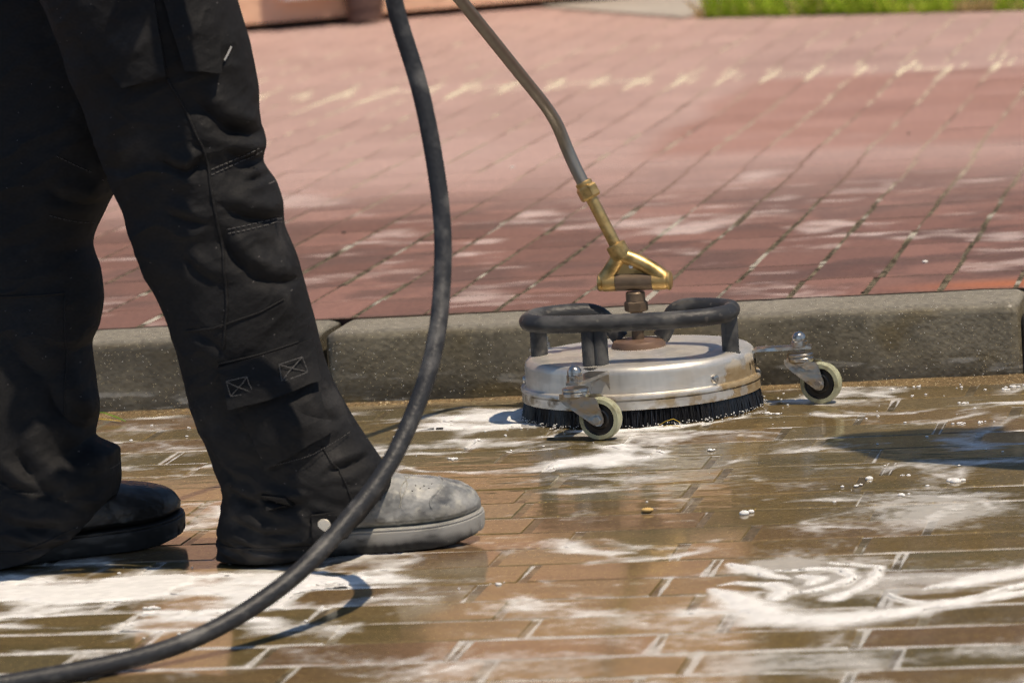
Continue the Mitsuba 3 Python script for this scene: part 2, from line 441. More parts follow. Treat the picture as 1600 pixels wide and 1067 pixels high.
def weave(p, n, uv):
    a = dr.sin((p.x * .7 + p.z) * 2600.0) * .00004
    return a + fbm(p.x * 160, p.y * 160, p.z * 160, 3) * .0009 + (fbm(p.x * 30, p.y * 30, p.z * 30, 3) - .5) * .0025 - dr.abs(fbm(p.x * 20 + 5, p.y * 20, p.z * 30 - p.x * 12, 3) - .5) * .007


mat('mat_trousers', {'type': 'bumpmap', 'tex': proc(weave, eps=7e-4), 'scale': 1.0,
                     'b': {'type': 'principled', 'base_color': proc(cloth_colour), 'roughness': .72, 'specular': .20, 'sheen': .04}}, True)
mat('mat_thread', {'type': 'diffuse', 'reflectance': rgb((.115, .112, .11))}, True)
mat('mat_thread_pale', {'type': 'diffuse', 'reflectance': rgb((.34, .34, .34))}, True)
mat('mat_thread_dark', {'type': 'diffuse', 'reflectance': rgb((.085, .082, .08))}, True)
mat('mat_jacket', {'type': 'diffuse', 'reflectance': rgb((.02, .02, .024))}, True)
mat('mat_shirt', {'type': 'diffuse', 'reflectance': rgb((.10, .13, .20))}, True)
mat('mat_skin', {'type': 'principled', 'base_color': rgb((.52, .33, .24)), 'roughness': .5}, True)
mat('mat_hair', {'type': 'principled', 'base_color': rgb((.05, .035, .025)), 'roughness': .5}, True)


def boot_grey(p, n, uv):
    a = fbm(p.x * 28, p.y * 28, p.z * 28, 4)
    b = fbm(p.x * 90, p.y * 90, p.z * 70, 3)
    c = mix((.17, .175, .175), (.36, .36, .345), smoothstep(.3, .7, a))
    c = mix(c, (.50, .48, .42), smoothstep(.52, .78, b) * .6)
    c = mix(c, (.065, .07, .078), smoothstep(.54, .70, fbm(p.x * 42, p.y * 34, p.z * 52, 4)) * .7)
    c = mix(c, (.05, .05, .048), smoothstep(.050, .036, p.z) * smoothstep(.4, .6, b) * .7)
    c = mix(c, (.42, .39, .30), smoothstep(.045, .030, p.z) * .45)
    return c * (.8 + .4 * fbm(p.x * 300, p.y * 300, p.z * 300, 2))


def leather_bump(p, n, uv):
    return fbm(p.x * 70, p.y * 70, p.z * 70, 3) * .0028 + fbm(p.x * 400, p.y * 400, p.z * 400, 2) * .0003


mat('mat_boot_grey', {'type': 'bumpmap', 'tex': proc(leather_bump, eps=6e-4), 'scale': 1.0, 'b': {'type': 'principled', 'base_color': proc(boot_grey), 'roughness': .5, 'specular': .4}}, True)
mat('mat_boot_black', {'type': 'bumpmap', 'tex': proc(leather_bump, eps=6e-4), 'scale': 1.0, 'b': {'type': 'principled', 'base_color': proc(lambda p, n, uv: mix((.014, .013, .012), (.045, .040, .036), smoothstep(.4, .75, fbm(p.x * 40, p.y * 40, p.z * 40, 4)))), 'roughness': .42, 'specular': .5}}, True)
mat('mat_thread_boot', {'type': 'diffuse', 'reflectance': rgb((.46, .44, .38))})
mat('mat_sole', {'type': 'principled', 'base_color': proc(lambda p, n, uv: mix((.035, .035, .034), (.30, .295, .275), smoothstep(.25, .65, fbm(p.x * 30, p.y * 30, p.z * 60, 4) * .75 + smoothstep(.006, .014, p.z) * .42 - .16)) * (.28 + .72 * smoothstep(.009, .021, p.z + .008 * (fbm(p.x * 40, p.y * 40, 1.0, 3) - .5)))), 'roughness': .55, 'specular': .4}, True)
mat('mat_sole_black', {'type': 'principled', 'base_color': proc(lambda p, n, uv: mix((.018, .017, .016), (.075, .07, .064), smoothstep(.45, .75, fbm(p.x * 30, p.y * 30, p.z * 90, 4)))), 'roughness': .5, 'specular': .4}, True)


def hose_colour(p, n, uv):
    return mix((.026, .027, .030), (.105, .103, .10), smoothstep(.48, .78, fbm(p.x * 45, p.y * 45, p.z * 30, 4))) * (.8 + .4 * fbm(p.x * 300, p.y * 300, p.z * 300, 2))


mat('mat_hose', {'type': 'bumpmap', 'tex': proc(lambda p, n, uv: fbm(p.x * 260, p.y * 260, p.z * 260, 2) * .0006, eps=6e-4), 'scale': 1.0,
                 'b': {'type': 'principled', 'base_color': proc(hose_colour), 'roughness': .5, 'specular': .4}}, True)
mat('mat_handle', {'type': 'bumpmap', 'tex': proc(lambda p, n, uv: fbm(p.x * 160, p.y * 160, p.z * 160, 3) * .0008, eps=6e-4), 'scale': 1.0,
                   'b': {'type': 'principled', 'base_color': proc(lambda p, n, uv: mix(mix((.030, .031, .034), (.10, .098, .094), smoothstep(.42, .75, fbm(p.x * 30, p.y * 30, p.z * 40, 4))), (.20, .18, .15), smoothstep(.70, .82, fbm(p.x * 110, p.y * 110, p.z * 110, 2)) * .35)), 'roughness': .5, 'specular': .4}}, True)


def hood_rough(p, n, uv):
    return .34 + .20 * fbm(p.x * 30, p.y * 30, p.z * 60, 4)


def hood_colour(p, n, uv):
    a = fbm(p.x * 14, p.y * 14, p.z * 40, 4)
    c = mix((.84, .81, .75), (.70, .67, .61), smoothstep(.4, .7, a))
    return c * (.85 + .3 * fbm(p.x * 120, p.y * 120, p.z * 20, 3))


def hood_dirt(p, n, uv):
    a = fbm(p.x * 60, p.y * 60, p.z * 60, 4)
    side = dr.exp(-(dr.square((p.x + .845) / .022) + dr.square((p.z - .052) / .026)))
    low = smoothstep(.052, .036, p.z)
    return dr.clip(smoothstep(.46, .62, a * .75 + .33 * side) * .95 * dr.minimum(1, side * 2.2) + low * smoothstep(.45, .7, a) * .75 + smoothstep(.45, .7, fbm(p.x * 25, p.y * 25, p.z * 45, 4)) * .35 + .10, 0, 1)


mat('mat_hood', {'type': 'blendbsdf', 'weight': proc(hood_dirt),
                 'a': {'type': 'bumpmap', 'tex': proc(lambda p, n, uv: fbm(p.x * 22, p.y * 22, p.z * 22, 3) * .0008, eps=1e-3), 'scale': 1.0,
                       'b': {'type': 'principled', 'base_color': proc(hood_colour), 'metallic': .80, 'roughness': proc(hood_rough), 'specular': .5}},
                 'b': {'type': 'diffuse', 'reflectance': proc(lambda p, n, uv: mix(mix((.20, .13, .06), (.40, .33, .22), fbm(p.x * 90, p.y * 90, p.z * 90, 3)), (.50, .455, .385), smoothstep(.062, .070, p.z + .02 * smoothstep(-.87, -.90, p.x))))}}, True)


def steel_dirt(p, n, uv):
    return smoothstep(.56, .76, fbm(p.x * 95, p.y * 95, p.z * 95, 4)) * .6


mat('mat_steel', {'type': 'blendbsdf', 'weight': proc(steel_dirt),
                  'a': {'type': 'bumpmap', 'tex': proc(lambda p, n, uv: fbm(p.x * 55, p.y * 55, p.z * 55, 3) * .0034, eps=8e-4), 'scale': 1.0, 'b': {'type': 'principled', 'base_color': rgb((.56, .53, .48)), 'metallic': 1.0, 'roughness': proc(lambda p, n, uv: .16 + .25 * fbm(p.x * 60, p.y * 60, p.z * 60, 3))}},
                  'b': {'type': 'diffuse', 'reflectance': proc(lambda p, n, uv: mix((.09, .06, .04), (.26, .21, .15), fbm(p.x * 90, p.y * 90, p.z * 90, 3)))}}, True)
mat('mat_lance', {'type': 'principled', 'base_color': proc(lambda p, n, uv: mix((.38, .345, .295), (.25, .225, .19), fbm(p.x * 60, p.y * 60, p.z * 20, 4))), 'metallic': .85, 'roughness': .42}, True)
mat('mat_brass', {'type': 'principled', 'base_color': proc(lambda p, n, uv: mix((.68, .46, .19), (.36, .24, .09), smoothstep(.38, .72, fbm(p.x * 70, p.y * 70, p.z * 70, 4)))), 'metallic': .95, 'roughness': proc(lambda p, n, uv: .30 + .3 * fbm(p.x * 60, p.y * 60, p.z * 60, 3))}, True)
mat('mat_bronze', {'type': 'principled', 'base_color': proc(lambda p, n, uv: mix((.12, .085, .055), (.22, .16, .11), fbm(p.x * 90, p.y * 90, p.z * 90, 3))), 'metallic': .5, 'roughness': .5}, True)
mat('mat_hub', {'type': 'principled', 'base_color': proc(lambda p, n, uv: mix((.13, .075, .05), (.24, .155, .11), fbm(p.x * 60, p.y * 60, p.z * 90, 3))), 'metallic': .3, 'roughness': .5}, True)
mat('mat_bristle', {'type': 'principled', 'base_color': rgb((.014, .014, .016)), 'roughness': .25, 'specular': .6}, True)
mat('mat_tyre', {'type': 'principled', 'base_color': proc(lambda p, n, uv: mix((.40, .40, .26), (.27, .25, .15), smoothstep(.45, .75, fbm(p.x * 80, p.y * 80, p.z * 80, 3)))), 'roughness': .38, 'specular': .5}, True)
mat('mat_hubcap', {'type': 'principled', 'base_color': rgb((.012, .011, .010)), 'roughness': .3, 'specular': .5}, True)
mat('mat_stud', {'type': 'principled', 'base_color': rgb((.55, .51, .43)), 'metallic': .3, 'roughness': .4})
mat('mat_slot', {'type': 'diffuse', 'reflectance': rgb((.01, .01, .01))}, True)

mat('mat_stucco', {'type': 'bumpmap', 'tex': proc(lambda p, n, uv: fbm(p.x * 60, p.y * 60, p.z * 60, 3) * .006, eps=3e-3), 'scale': 1.0,
                   'b': {'type': 'diffuse', 'reflectance': proc(lambda p, n, uv: mix((.76, .48, .325), (.82, .54, .375), fbm(p.x * 4, p.y * 4, p.z * 4, 4)))}}, True)
mat('mat_gap', {'type': 'diffuse', 'reflectance': rgb((.035, .026, .02))}, True)
mat('mat_pipe', {'type': 'principled', 'base_color': rgb((.10, .055, .042)), 'roughness': .45}, True)
mat('mat_white', {'type': 'principled', 'base_color': rgb((.7, .7, .68)), 'roughness': .5}, True)
mat('mat_roof', {'type': 'diffuse', 'reflectance': rgb((.22, .09, .06))}, True)
mat('mat_window', {'type': 'principled', 'base_color': rgb((.03, .035, .04)), 'roughness': .05, 'specular': .6}, True)
mat('mat_path', {'type': 'diffuse', 'reflectance': proc(lambda p, n, uv: mix((.36, .33, .29), (.50, .47, .42), fbm(p.x * 3, p.y * 5, 0.0, 4)))}, True)
mat('mat_soil', {'type': 'diffuse', 'reflectance': proc(lambda p, n, uv: mix((.14, .16, .03), (.34, .25, .12), smoothstep(.5, .75, fbm(p.x * 4, p.y * 4, 0.0, 4))))}, True)
mat('mat_grass', {'type': 'principledthin', 'base_color': proc(lambda p, n, uv: mix(mix((.30, .46, .04), (.55, .66, .09), uv.x), (.62, .50, .26), smoothstep(.88, .96, uv.y))), 'roughness': .5, 'diff_trans': .8, 'spec_trans': 0.0})
mat('mat_leaf', {'type': 'principledthin', 'base_color': proc(lambda p, n, uv: mix((.022, .042, .012), (.06, .085, .02), uv.x)), 'roughness': .5, 'diff_trans': .5, 'spec_trans': 0.0})
mat('mat_bark', {'type': 'diffuse', 'reflectance': rgb((.09, .065, .045))}, True)
mat('mat_straw', {'type': 'diffuse', 'reflectance': rgb((.52, .36, .06))}, True)
mat('mat_green', {'type': 'diffuse', 'reflectance': rgb((.14, .26, .03))}, True)
mat('mat_pebble', {'type': 'diffuse', 'reflectance': rgb((.72, .70, .66))}, True)
mat('mat_pebble_dark', {'type': 'diffuse', 'reflectance': rgb((.05, .045, .04))}, True)
mat('mat_dry_leaf', {'type': 'diffuse', 'reflectance': rgb((.62, .42, .17))}, True)


# ------------------------------------------------------------------ setting: pavers
def brick(cx, cy, lx, ly, top, h=0.03, ch=0.003, tilt=(0, 0), rot=0.0):
    """20-vertex paver: flat top, chamfered arris, sides"""
    v = []
    for (sx, sy, z) in ((lx / 2 - ch, ly / 2 - ch, 0), (lx / 2, ly / 2, -ch), (lx / 2, ly / 2, -h)):
        for a, b in ((-1, -1), (1, -1), (1, 1), (-1, 1)):
            v.append((a * sx, b * sy, z))
    v = np.array(v, float)
    v[:, 2] += v[:, 0] * tilt[0] + v[:, 1] * tilt[1]
    c, s = math.cos(rot), math.sin(rot)
    v = np.stack([v[:, 0] * c - v[:, 1] * s + cx, v[:, 0] * s + v[:, 1] * c + cy, v[:, 2] + top], 1)
    f = [[0, 1, 2], [0, 2, 3]]
    for r in (0, 4):
        for k in range(4):
            a, b = r + k, r + (k + 1) % 4
            f += [[a, a + 4, b + 4], [a, b + 4, b]]
    return v, np.array(f)


def in_view(x, y, z, m=0.06):
    d = np.array([x, y, z]) - CAM
    q = d @ fw
    r2 = math.cos(ROLL) * rt - math.sin(ROLL) * up
    u, w = FPX * (d @ r2) / q / 1600, FPX * (d @ up_r) / q / 1600
    return abs(u) < .5 + m and abs(w) < .3334 + m, q


def lay(parent, bricks, mat_key, rest_name, limit):
    """bricks: list of (x, y, z, kwargs-tuple, uv); the nearest in view become parts, the others one stuff part"""
    order = sorted(bricks, key=lambda b: (not in_view(*b[0])[0], in_view(*b[0])[1]))
    n_vis = sum(in_view(*b[0])[0] for b in bricks)
    k = min(limit, n_vis)
    for b in order[:k]:
        v, f = brick(*b[1])
        key = numbered(parent + '__paver')
        scene[key] = mikit.ply((v, f), mat_key, smooth=False, uv=np.tile(b[2], (len(v), 1)))
    vs, fs, us, at = [], [], [], 0
    for b in order[k:]:
        v, f = brick(*b[1]); vs.append(v); fs.append(f + at); us.append(np.tile(b[2], (len(v), 1))); at += len(v)
    key = numbered(parent + '__' + rest_name)
    scene[key] = mikit.ply((np.vstack(vs), np.vstack(fs)), mat_key, smooth=False, uv=np.vstack(us))
    labels[key] = {'kind': 'stuff'}


def ring_sheet(x0, x1, y0, y1, X0, X1, Y0, Y1, z):
    v, f = [], []
    for (a, b, c, d) in ((X0, X1, Y0, y0), (X0, X1, y1, Y1), (X0, x0, y0, y1), (x1, X1, y0, y1)):
        if b - a < 1e-6 or d - c < 1e-6: continue
        k = len(v); v += [(a, c, z), (b, c, z), (b, d, z), (a, d, z)]; f += [[k, k + 1, k + 2], [k, k + 2, k + 3]]
    return M(v, f)


def sheet(x0, x1, y0, y1, z):
    return M([(x0, y0, z), (x1, y0, z), (x1, y1, z), (x0, y1, z)], [[0, 1, 2], [0, 2, 3]])


RX0, RX1, RY0 = -2.35, 0.35, -2.60
road = struct('road', ring_sheet(RX0, RX1, RY0, 0.0, -90, 90, -90, 0.0, -0.001), 'mat_far_road', 'wet brown road of small pavers below the kerb, flooded with soapy water')
put(numbered('road__joint_bed'), sheet(RX0, RX1, RY0, 0.0, -0.0013), 'mat_road_bed', False)
bricks = []
n = -3
while True:
    yc = ROW_0 - (n + .5) * ROW_P
    n += 1
    if yc > -0.04: continue
    if yc < RY0: break
    r = n - 1
    ph = row_phase(r) * BL
    x = math.floor((RX0 - ph) / BL) * BL + ph
    while x < RX1:
        w, dpt = .1995 + rng.normal(0, .0012), .1008 + rng.normal(0, .0008)
        cx, cy = x + BL / 2 + rng.normal(0, .001), yc + rng.normal(0, .0008)
        top = rng.normal(0, .0003)
        bricks.append(((cx, cy, 0), (cx, cy, w, dpt, top, .02, .0028, (rng.normal(0, .0022), rng.normal(0, .0028)), rng.normal(0, .004)), (rng.uniform(), rng.uniform())))
        x += BL
lay('road', bricks, 'mat_wet_paver', 'outer_pavers', 290)

# wet sand washed up along the foot of the kerb
gx = np.linspace(-2.4, .4, 500); gy = np.linspace(0, 1, 12)
wdt = .004 + .045 * np.clip((gx + .72) / .2, 0, 1) + .03 * np.clip((-1.62 - gx) / .12, 0, 1) + .026 * fn_np(np.stack([gx * 3, gx * 0, gx * 0], -1), octaves=3) + .022 * np.exp(-((gx + .42) / .25) ** 2)
vv = []
for i, x in enumerate(gx):
    for t in gy:
        vv.append((x, .004 - t * wdt[i], .0040 * (1 - t) ** 1.3 - .0008 * t * 3 + .0012 * fn_np([[x * 60, t * 6, 1.0]], octaves=2)[0]))
k = thing('gutter_sand', 'strip of wet golden sand washed against the foot of the kerb', 'sand', kind='stuff')
put(k, M(vv, grid_faces(500, 12)[:, ::-1]), 'mat_sand', True)

# kerb of concrete stones
def kerbstone(x0, x1, dy=0.0, dz=0.0):
    r, w, h = .015, .150, KERB_Z
    prof = [(0.0, -.03)] + [(0.0, t) for t in np.linspace(.004, h - r, 12)] + [(r - r * math.cos(a), h - r + r * math.sin(a)) for a in np.linspace(.15, math.pi / 2, 8)] + [(t, h) for t in np.linspace(r + .012, w, 10)] + [(w, -.03)]
    prof = np.array(prof); nx = max(8, int((x1 - x0) / .006))
    xs = np.linspace(x0, x1, nx)
    v = np.zeros((nx, len(prof), 3)); v[..., 0] = xs[:, None]; v[..., 1] = prof[None, :, 0] + dy; v[..., 2] = prof[None, :, 1] + dz
    q = v.reshape(-1, 3)
    d = (fn_np(q * 55, octaves=3) - .5) * .0011 + (fn_np(q * 9, octaves=3, seed=3) - .5) * .004
    e = np.minimum(np.abs(q[:, 0] - x0), np.abs(q[:, 0] - x1))
    d -= .006 * np.exp(-(e / .007) ** 2) * (.5 + fn_np(q * 40, octaves=2, seed=9))
    q[:, 1] -= d * (prof[None, :, 0].repeat(nx, 0).ravel() < .03); q[:, 2] += d * (prof[None, :, 1].repeat(nx, 0).ravel() > h - .021)
    f = grid_faces(nx, len(prof))
    m = len(prof); c0, c1 = len(q), len(q) + 1
    q = np.vstack([q, [x0, w / 2 + dy, h / 2], [x1, w / 2 + dy, h / 2]])
    i = np.arange(m - 1)
    f = np.vstack([f, np.stack([i * 0 + c0, i + 1, i], 1), np.stack([i * 0 + c1, (nx - 1) * m + i, (nx - 1) * m + i + 1], 1)])
    return M(q, f)


kerb = numbered('kerb')
labels[kerb] = {'label': 'grey concrete kerb between the wet road and the red brick pavement', 'category': 'kerb', 'kind': 'structure'}
for i, (a, b) in enumerate([(-2.490, -1.489), (-1.479, -.483), (-.474, .53), (.54, 1.54), (-3.50, -2.50)]):
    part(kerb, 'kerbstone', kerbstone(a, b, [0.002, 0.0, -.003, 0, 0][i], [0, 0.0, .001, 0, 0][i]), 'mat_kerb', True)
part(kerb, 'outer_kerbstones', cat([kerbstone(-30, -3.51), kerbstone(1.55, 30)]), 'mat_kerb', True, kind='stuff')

# upper pavement
PX0, PX1, PY1 = -3.85, .45, 8.3
pavement = struct('pavement', ring_sheet(PX0, PX1, .15, PY1, -90, 90, .15, 120, KERB_Z - .001), 'mat_far_pavement', 'red brick pavement behind the kerb, paler and dry towards the house')
put(numbered('pavement__joint_bed'), sheet(PX0, PX1, .145, PY1, KERB_Z - .0006), 'mat_pavement_bed', False)
bricks = []
row_shift = np.cumsum(rng.normal(0, .0022, 60)) - .013 * np.arange(60) * 0
for r in range(int((PY1 - .15) / PAV_P)):
    yc = .152 + (r + .5) * PAV_P
    sh = row_shift[r] + (0.028 if r >= 21 else 0) + (.05 if r >= 22 else 0)
    for c in range(int((PX1 - PX0) / COL_P)):
        cx = PX0 + (c + .5) * COL_P + sh + rng.normal(0, .0014)
        sw = .0046 + .0014 * max(0, min(1, (r - 5) / 4))
        bricks.append(((cx, yc, KERB_Z), (cx, yc, .0955 + sw + rng.normal(0, .0012), (.1905 if r < 9 else .1925 if r < 15 else .1950) + rng.normal(0, .0012), KERB_Z + .0004 + abs(rng.normal(0, .0004)), .02, .0014, (rng.normal(0, .004), rng.normal(0, .003)), rng.normal(0, .003)), (rng.uniform(), rng.uniform())))
lay('pavement', bricks, 'mat_paver', 'far_pavers', 292)

# pale sand lying in and over the joints, most of it in one band across the pavement
sv, sf, at = [], [], 0
def sand_patch(x, y, lx, ly):
    global at
    na = 14; a = np.arange(na) * 2 * np.pi / na
    rr = 1 + .45 * (rng.uniform(size=na) - .5)
    for k_, z_ in ((1.0, -.0008), (.55, .0022)):
        sv.extend(np.c_[x + rr * np.cos(a) * lx * k_, y + rr * np.sin(a) * ly * k_, np.full(na, KERB_Z + z_)])
    sv.append([x, y, KERB_Z + .0030])
    i_ = np.arange(na)
    sf.extend(np.vstack([np.c_[at + i_, at + (i_ + 1) % na, at + na + (i_ + 1) % na], np.c_[at + i_, at + na + (i_ + 1) % na, at + na + i_], np.c_[at + na + i_, at + na + (i_ + 1) % na, i_ * 0 + at + 2 * na]]))
    at += 2 * na + 1


for c in range(int((PX1 - PX0) / COL_P) + 1):
    xj = PX0 + c * COL_P
    yb = 4.53 - .22 * np.clip((xj + 2.1) / 1.2, 0, 1)
    rr_ = row_shift[20]
    for q in range(3): sand_patch(xj + rr_ + rng.normal(0, .005), yb + rng.normal(0, .13), rng.uniform(.004, .008), rng.uniform(.08, .20))
    sand_patch(xj + rr_ + rng.normal(0, .004), yb + rng.normal(0, .06), rng.uniform(.006, .011), rng.uniform(.10, .26))
    if rng.uniform() < .4: sand_patch(xj + COL_P / 2, yb + rng.normal(0, .004), .05, .0035)
    for q in range(16):
        y_ = rng.uniform(2.4, 6.2)
        if fn_np([[xj * 1.3, y_ * .8, 3.0]], octaves=2)[0] > .42: sand_patch(xj + row_shift[min(59, int((y_ - .15) / PAV_P))] + (.028 if y_ > 4.32 else 0) + (.05 if y_ > 4.52 else 0) + rng.normal(0, .002), y_, rng.uniform(.0028, .0046), rng.uniform(.03, .10))
k = thing('joint_sand', 'pale sand lying in the joints of the dry pavement, thickest in one band across it', 'sand', kind='stuff')
put(k, M(np.array(sv), np.array(sf)), 'mat_cream_sand', True)

# lawn and light path
LA, LB = np.array([-1.89, 6.741]), np.array([-.909, 6.257])
ld = (LB - LA) / np.linalg.norm(LB - LA)
lv = [(*(LA - ld * .0), .0), (*(LA + ld * 6), .0), (*(LA + ld * 6 + np.array([2, 8])), .0), (*(LA + np.array([.55, 8.0])), .0)]
struct('lawn', M(np.array(lv) + [0, 0, KERB_Z + .004], [[0, 1, 2], [0, 2, 3]]), 'mat_soil', 'grassy ground of the lawn at the back of the pavement')
N = 30000
gt, gs = rng.uniform(-.01, 2.3, N), rng.uniform(0, 1, N) ** 1.6 * 3.2
gb = LA + ld * gt[:, None] + np.array([.454, .89]) * gs[:, None]
tuft = fn_np(np.c_[gb * 6, gt * 0 + 4], octaves=2)
gh = rng.uniform(.03, .085, N) * np.where(fn_np(np.c_[gb * 5, gt * 0], octaves=2) > .5, 1.3, .8) * np.where(gs < .03, .6, 1)
ga, gw = rng.uniform(0, 2 * np.pi, N), rng.uniform(.0025, .005, N)
gd = np.stack([np.cos(ga) * gw, np.sin(ga) * gw], 1)
gl = rng.normal(0, .4, (N, 2)) * gh[:, None]
z1 = np.zeros((N, 1))
bl_v = np.stack([np.c_[gb - gd, z1], np.c_[gb + gd, z1], np.c_[gb + gd * .6 + gl * .5, gh * .65], np.c_[gb + gl, gh]], 1).reshape(-1, 3)
bl_u = np.repeat(np.c_[np.clip(tuft + rng.normal(0, .25, N), 0, 1), np.where(tuft > .33, rng.uniform(0, 1, N), .97)], 4, 0)
q = np.arange(N)[:, None] * 4
k = thing('grass', 'bright green grass growing along the back edge of the pavement', 'grass', kind='stuff')
put(k, M(bl_v + [0, 0, KERB_Z + .003], np.vstack([q + [0, 1, 2], q + [0, 2, 3]])), 'mat_grass', False, uv=bl_u)

W0, WD = np.array([-3.386, 7.318]), np.array([.8915, .4530])
WN = np.array([WD[1], -WD[0]])          # out of the wall, towards the road
def wl(s, out=0.0, z=0.0):
    p = W0 + WD * s + WN * out
    return (p[0], p[1], z)


pv = [wl(.95, .02, 0), (-1.93, 6.76, 0), (-1.35, 14.8, 0), (-2.6, 14.8, 0), wl(1.52, .0, 0)]
struct('path', M(np.array(pv) + [0, 0, KERB_Z + .006], [[0, 1, 2], [0, 2, 4], [4, 2, 3]]), 'mat_path', 'pale concrete path between the house wall and the lawn')

# ------------------------------------------------------------------ house
house = thing('house', 'salmon pink rendered house with a brown downpipe, seen only at the foot of its wall', 'house')
S0, S1 = -7.0, 1.52


def wbox(s0, s1, o0, o1, z0, z1, ch=.004):
    c = np.array(wl((s0 + s1) / 2, (o0 + o1) / 2, (z0 + z1) / 2))
    return box((s1 - s0, abs(o1 - o0), z1 - z0), c, math.atan2(WD[1], WD[0]), ch)


Z0 = KERB_Z
part(house, 'wall', wbox(S0, S1, -5.0, 0.0, Z0 + .024, 2.95), 'mat_stucco', False)
part(house, 'plinth', wbox(S0 + .03, S1 - .03, -4.97, -.035, Z0 - .05, Z0 + .022), 'mat_gap', False)
rf = M([wl(S0 - .3, .12, 2.96), wl(S1 + .3, .12, 2.96), wl(S1 + .3, -5.35, 2.96), wl(S0 - .3, -5.35, 2.96), wl(S0 - .3, -2.5, 4.6), wl(S1 + .3, -2.5, 4.6)],
       [[0, 1, 5], [0, 5, 4], [2, 3, 4], [2, 4, 5], [0, 4, 3], [1, 2, 5], [0, 2, 1], [0, 3, 2]])
part(house, 'roof', rf, 'mat_roof', False)
sp = .365
dp = [(0, Z0 + .012), (.056, Z0 + .012), (.056, Z0 + .05), (.061, Z0 + .052), (.061, Z0 + .13), (.053, Z0 + .133), (.053, 2.9), (0, 2.9)]
c0 = wl(sp, .075)
part(house, 'downpipe', lathe(dp, 32, (c0[0], c0[1], 0)), 'mat_pipe', 40, label='brown downpipe standing at the foot of the pink wall')
part(house, 'meter_box', wbox(.105, .275, .003, .105, Z0 + .094, .72), 'mat_white', False)
for s in (-4.2, -1.9):
    w = part(house, 'window', wbox(s, s + 1.1, -.02, .022, 1.0, 2.2), 'mat_white', False)
    part(w, 'pane', wbox(s + .06, s + 1.04, -.01, .026, 1.06, 2.14), 'mat_window', False)

# dark evergreens beyond the lawn (they show in the wet road)
def evergreen(x, y, h, r, seed):
    g = np.random.default_rng(seed)
    k = thing('evergreen_tree', 'dark evergreen tree standing behind the lawn, above the picture', 'tree', 'dark evergreens behind the lawn')
    part(k, 'trunk', tube([(x, y, .08), (x + .05, y, h * .4), (x, y + .05, h * .8)], [.13, .09, .04], 10, n=12), 'mat_bark', True)
    N = 5200
    t = g.uniform(.03, 1, N) ** .9
    a = g.uniform(0, 2 * np.pi, N)
    rr = r * np.sqrt(np.clip(1 - t, 0, 1)) * (.55 + .55 * fn_np(np.stack([np.cos(a) * 2, np.sin(a) * 2, t * 7], -1) + seed, octaves=3)) * np.sqrt(g.uniform(.35, 1, N))
    c = np.stack([x + rr * np.cos(a), y + rr * np.sin(a), .15 + t * h], -1)
    d1 = g.normal(size=(N, 3)); d1 /= np.linalg.norm(d1, axis=1, keepdims=True)
    d2 = np.cross(d1, g.normal(size=(N, 3))); d2 /= np.linalg.norm(d2, axis=1, keepdims=True)
    s = g.uniform(.05, .13, (N, 1))
    v = np.stack([c - d1 * s, c + d2 * s * .5, c + d1 * s, c - d2 * s * .5], 1).reshape(-1, 3)
    q = np.arange(N)[:, None] * 4
    part(k, 'crown', M(v, np.vstack([q + [0, 1, 2], q + [0, 2, 3]])), 'mat_leaf', False, uv=np.repeat(g.uniform(0, 1, (N, 2)), 4, 0))


N = 26000
g = np.random.default_rng(5)
hc = np.c_[g.uniform(-5, 6, N), 15.6 + g.uniform(-.45, .5, N), g.uniform(.02, 1, N) * (4.8 + .5 * fn_np(np.c_[g.uniform(0, 9, (N, 2)), np.zeros(N)], octaves=2))]
d1 = g.normal(size=(N, 3)); d1 /= np.linalg.norm(d1, axis=1, keepdims=True)
d2 = np.cross(d1, g.normal(size=(N, 3))); d2 /= np.linalg.norm(d2, axis=1, keepdims=True)
hs0 = g.uniform(.05, .13, (N, 1)); q = np.arange(N)[:, None] * 4
hk = thing('hedge', 'tall dark clipped hedge behind the lawn', 'hedge')
part(hk, 'foliage', M(np.stack([hc - d1 * hs0, hc + d2 * hs0 * .6, hc + d1 * hs0, hc - d2 * hs0 * .6], 1).reshape(-1, 3), np.vstack([q + [0, 1, 2], q + [0, 2, 3]])), 'mat_leaf', False, uv=np.repeat(g.uniform(0, 1, (N, 2)), 4, 0))
for i in range(12):
    part(hk, 'stem', tube([(-4.8 + .95 * i, 15.6, .08), (-4.8 + .95 * i, 15.62, 1.6), (-4.76 + .95 * i, 15.6, 3.8)], [.05, .04, .02], 8, n=8), 'mat_bark', True)

for i, (x, y, h, r) in enumerate([(-.75, 12.2, 5.2, .8), (.3, 11.6, 4.8, 1.1), (1.3, 11.9, 5.6, 1.2), (2.7, 11.2, 5.0, 1.2), (4.1, 11.0, 5.4, 1.3), (-.4, 14.0, 6.0, 1.4), (2.0, 13.8, 6.0, 1.5)]):
    evergreen(x, y, h, r, 50 + i)


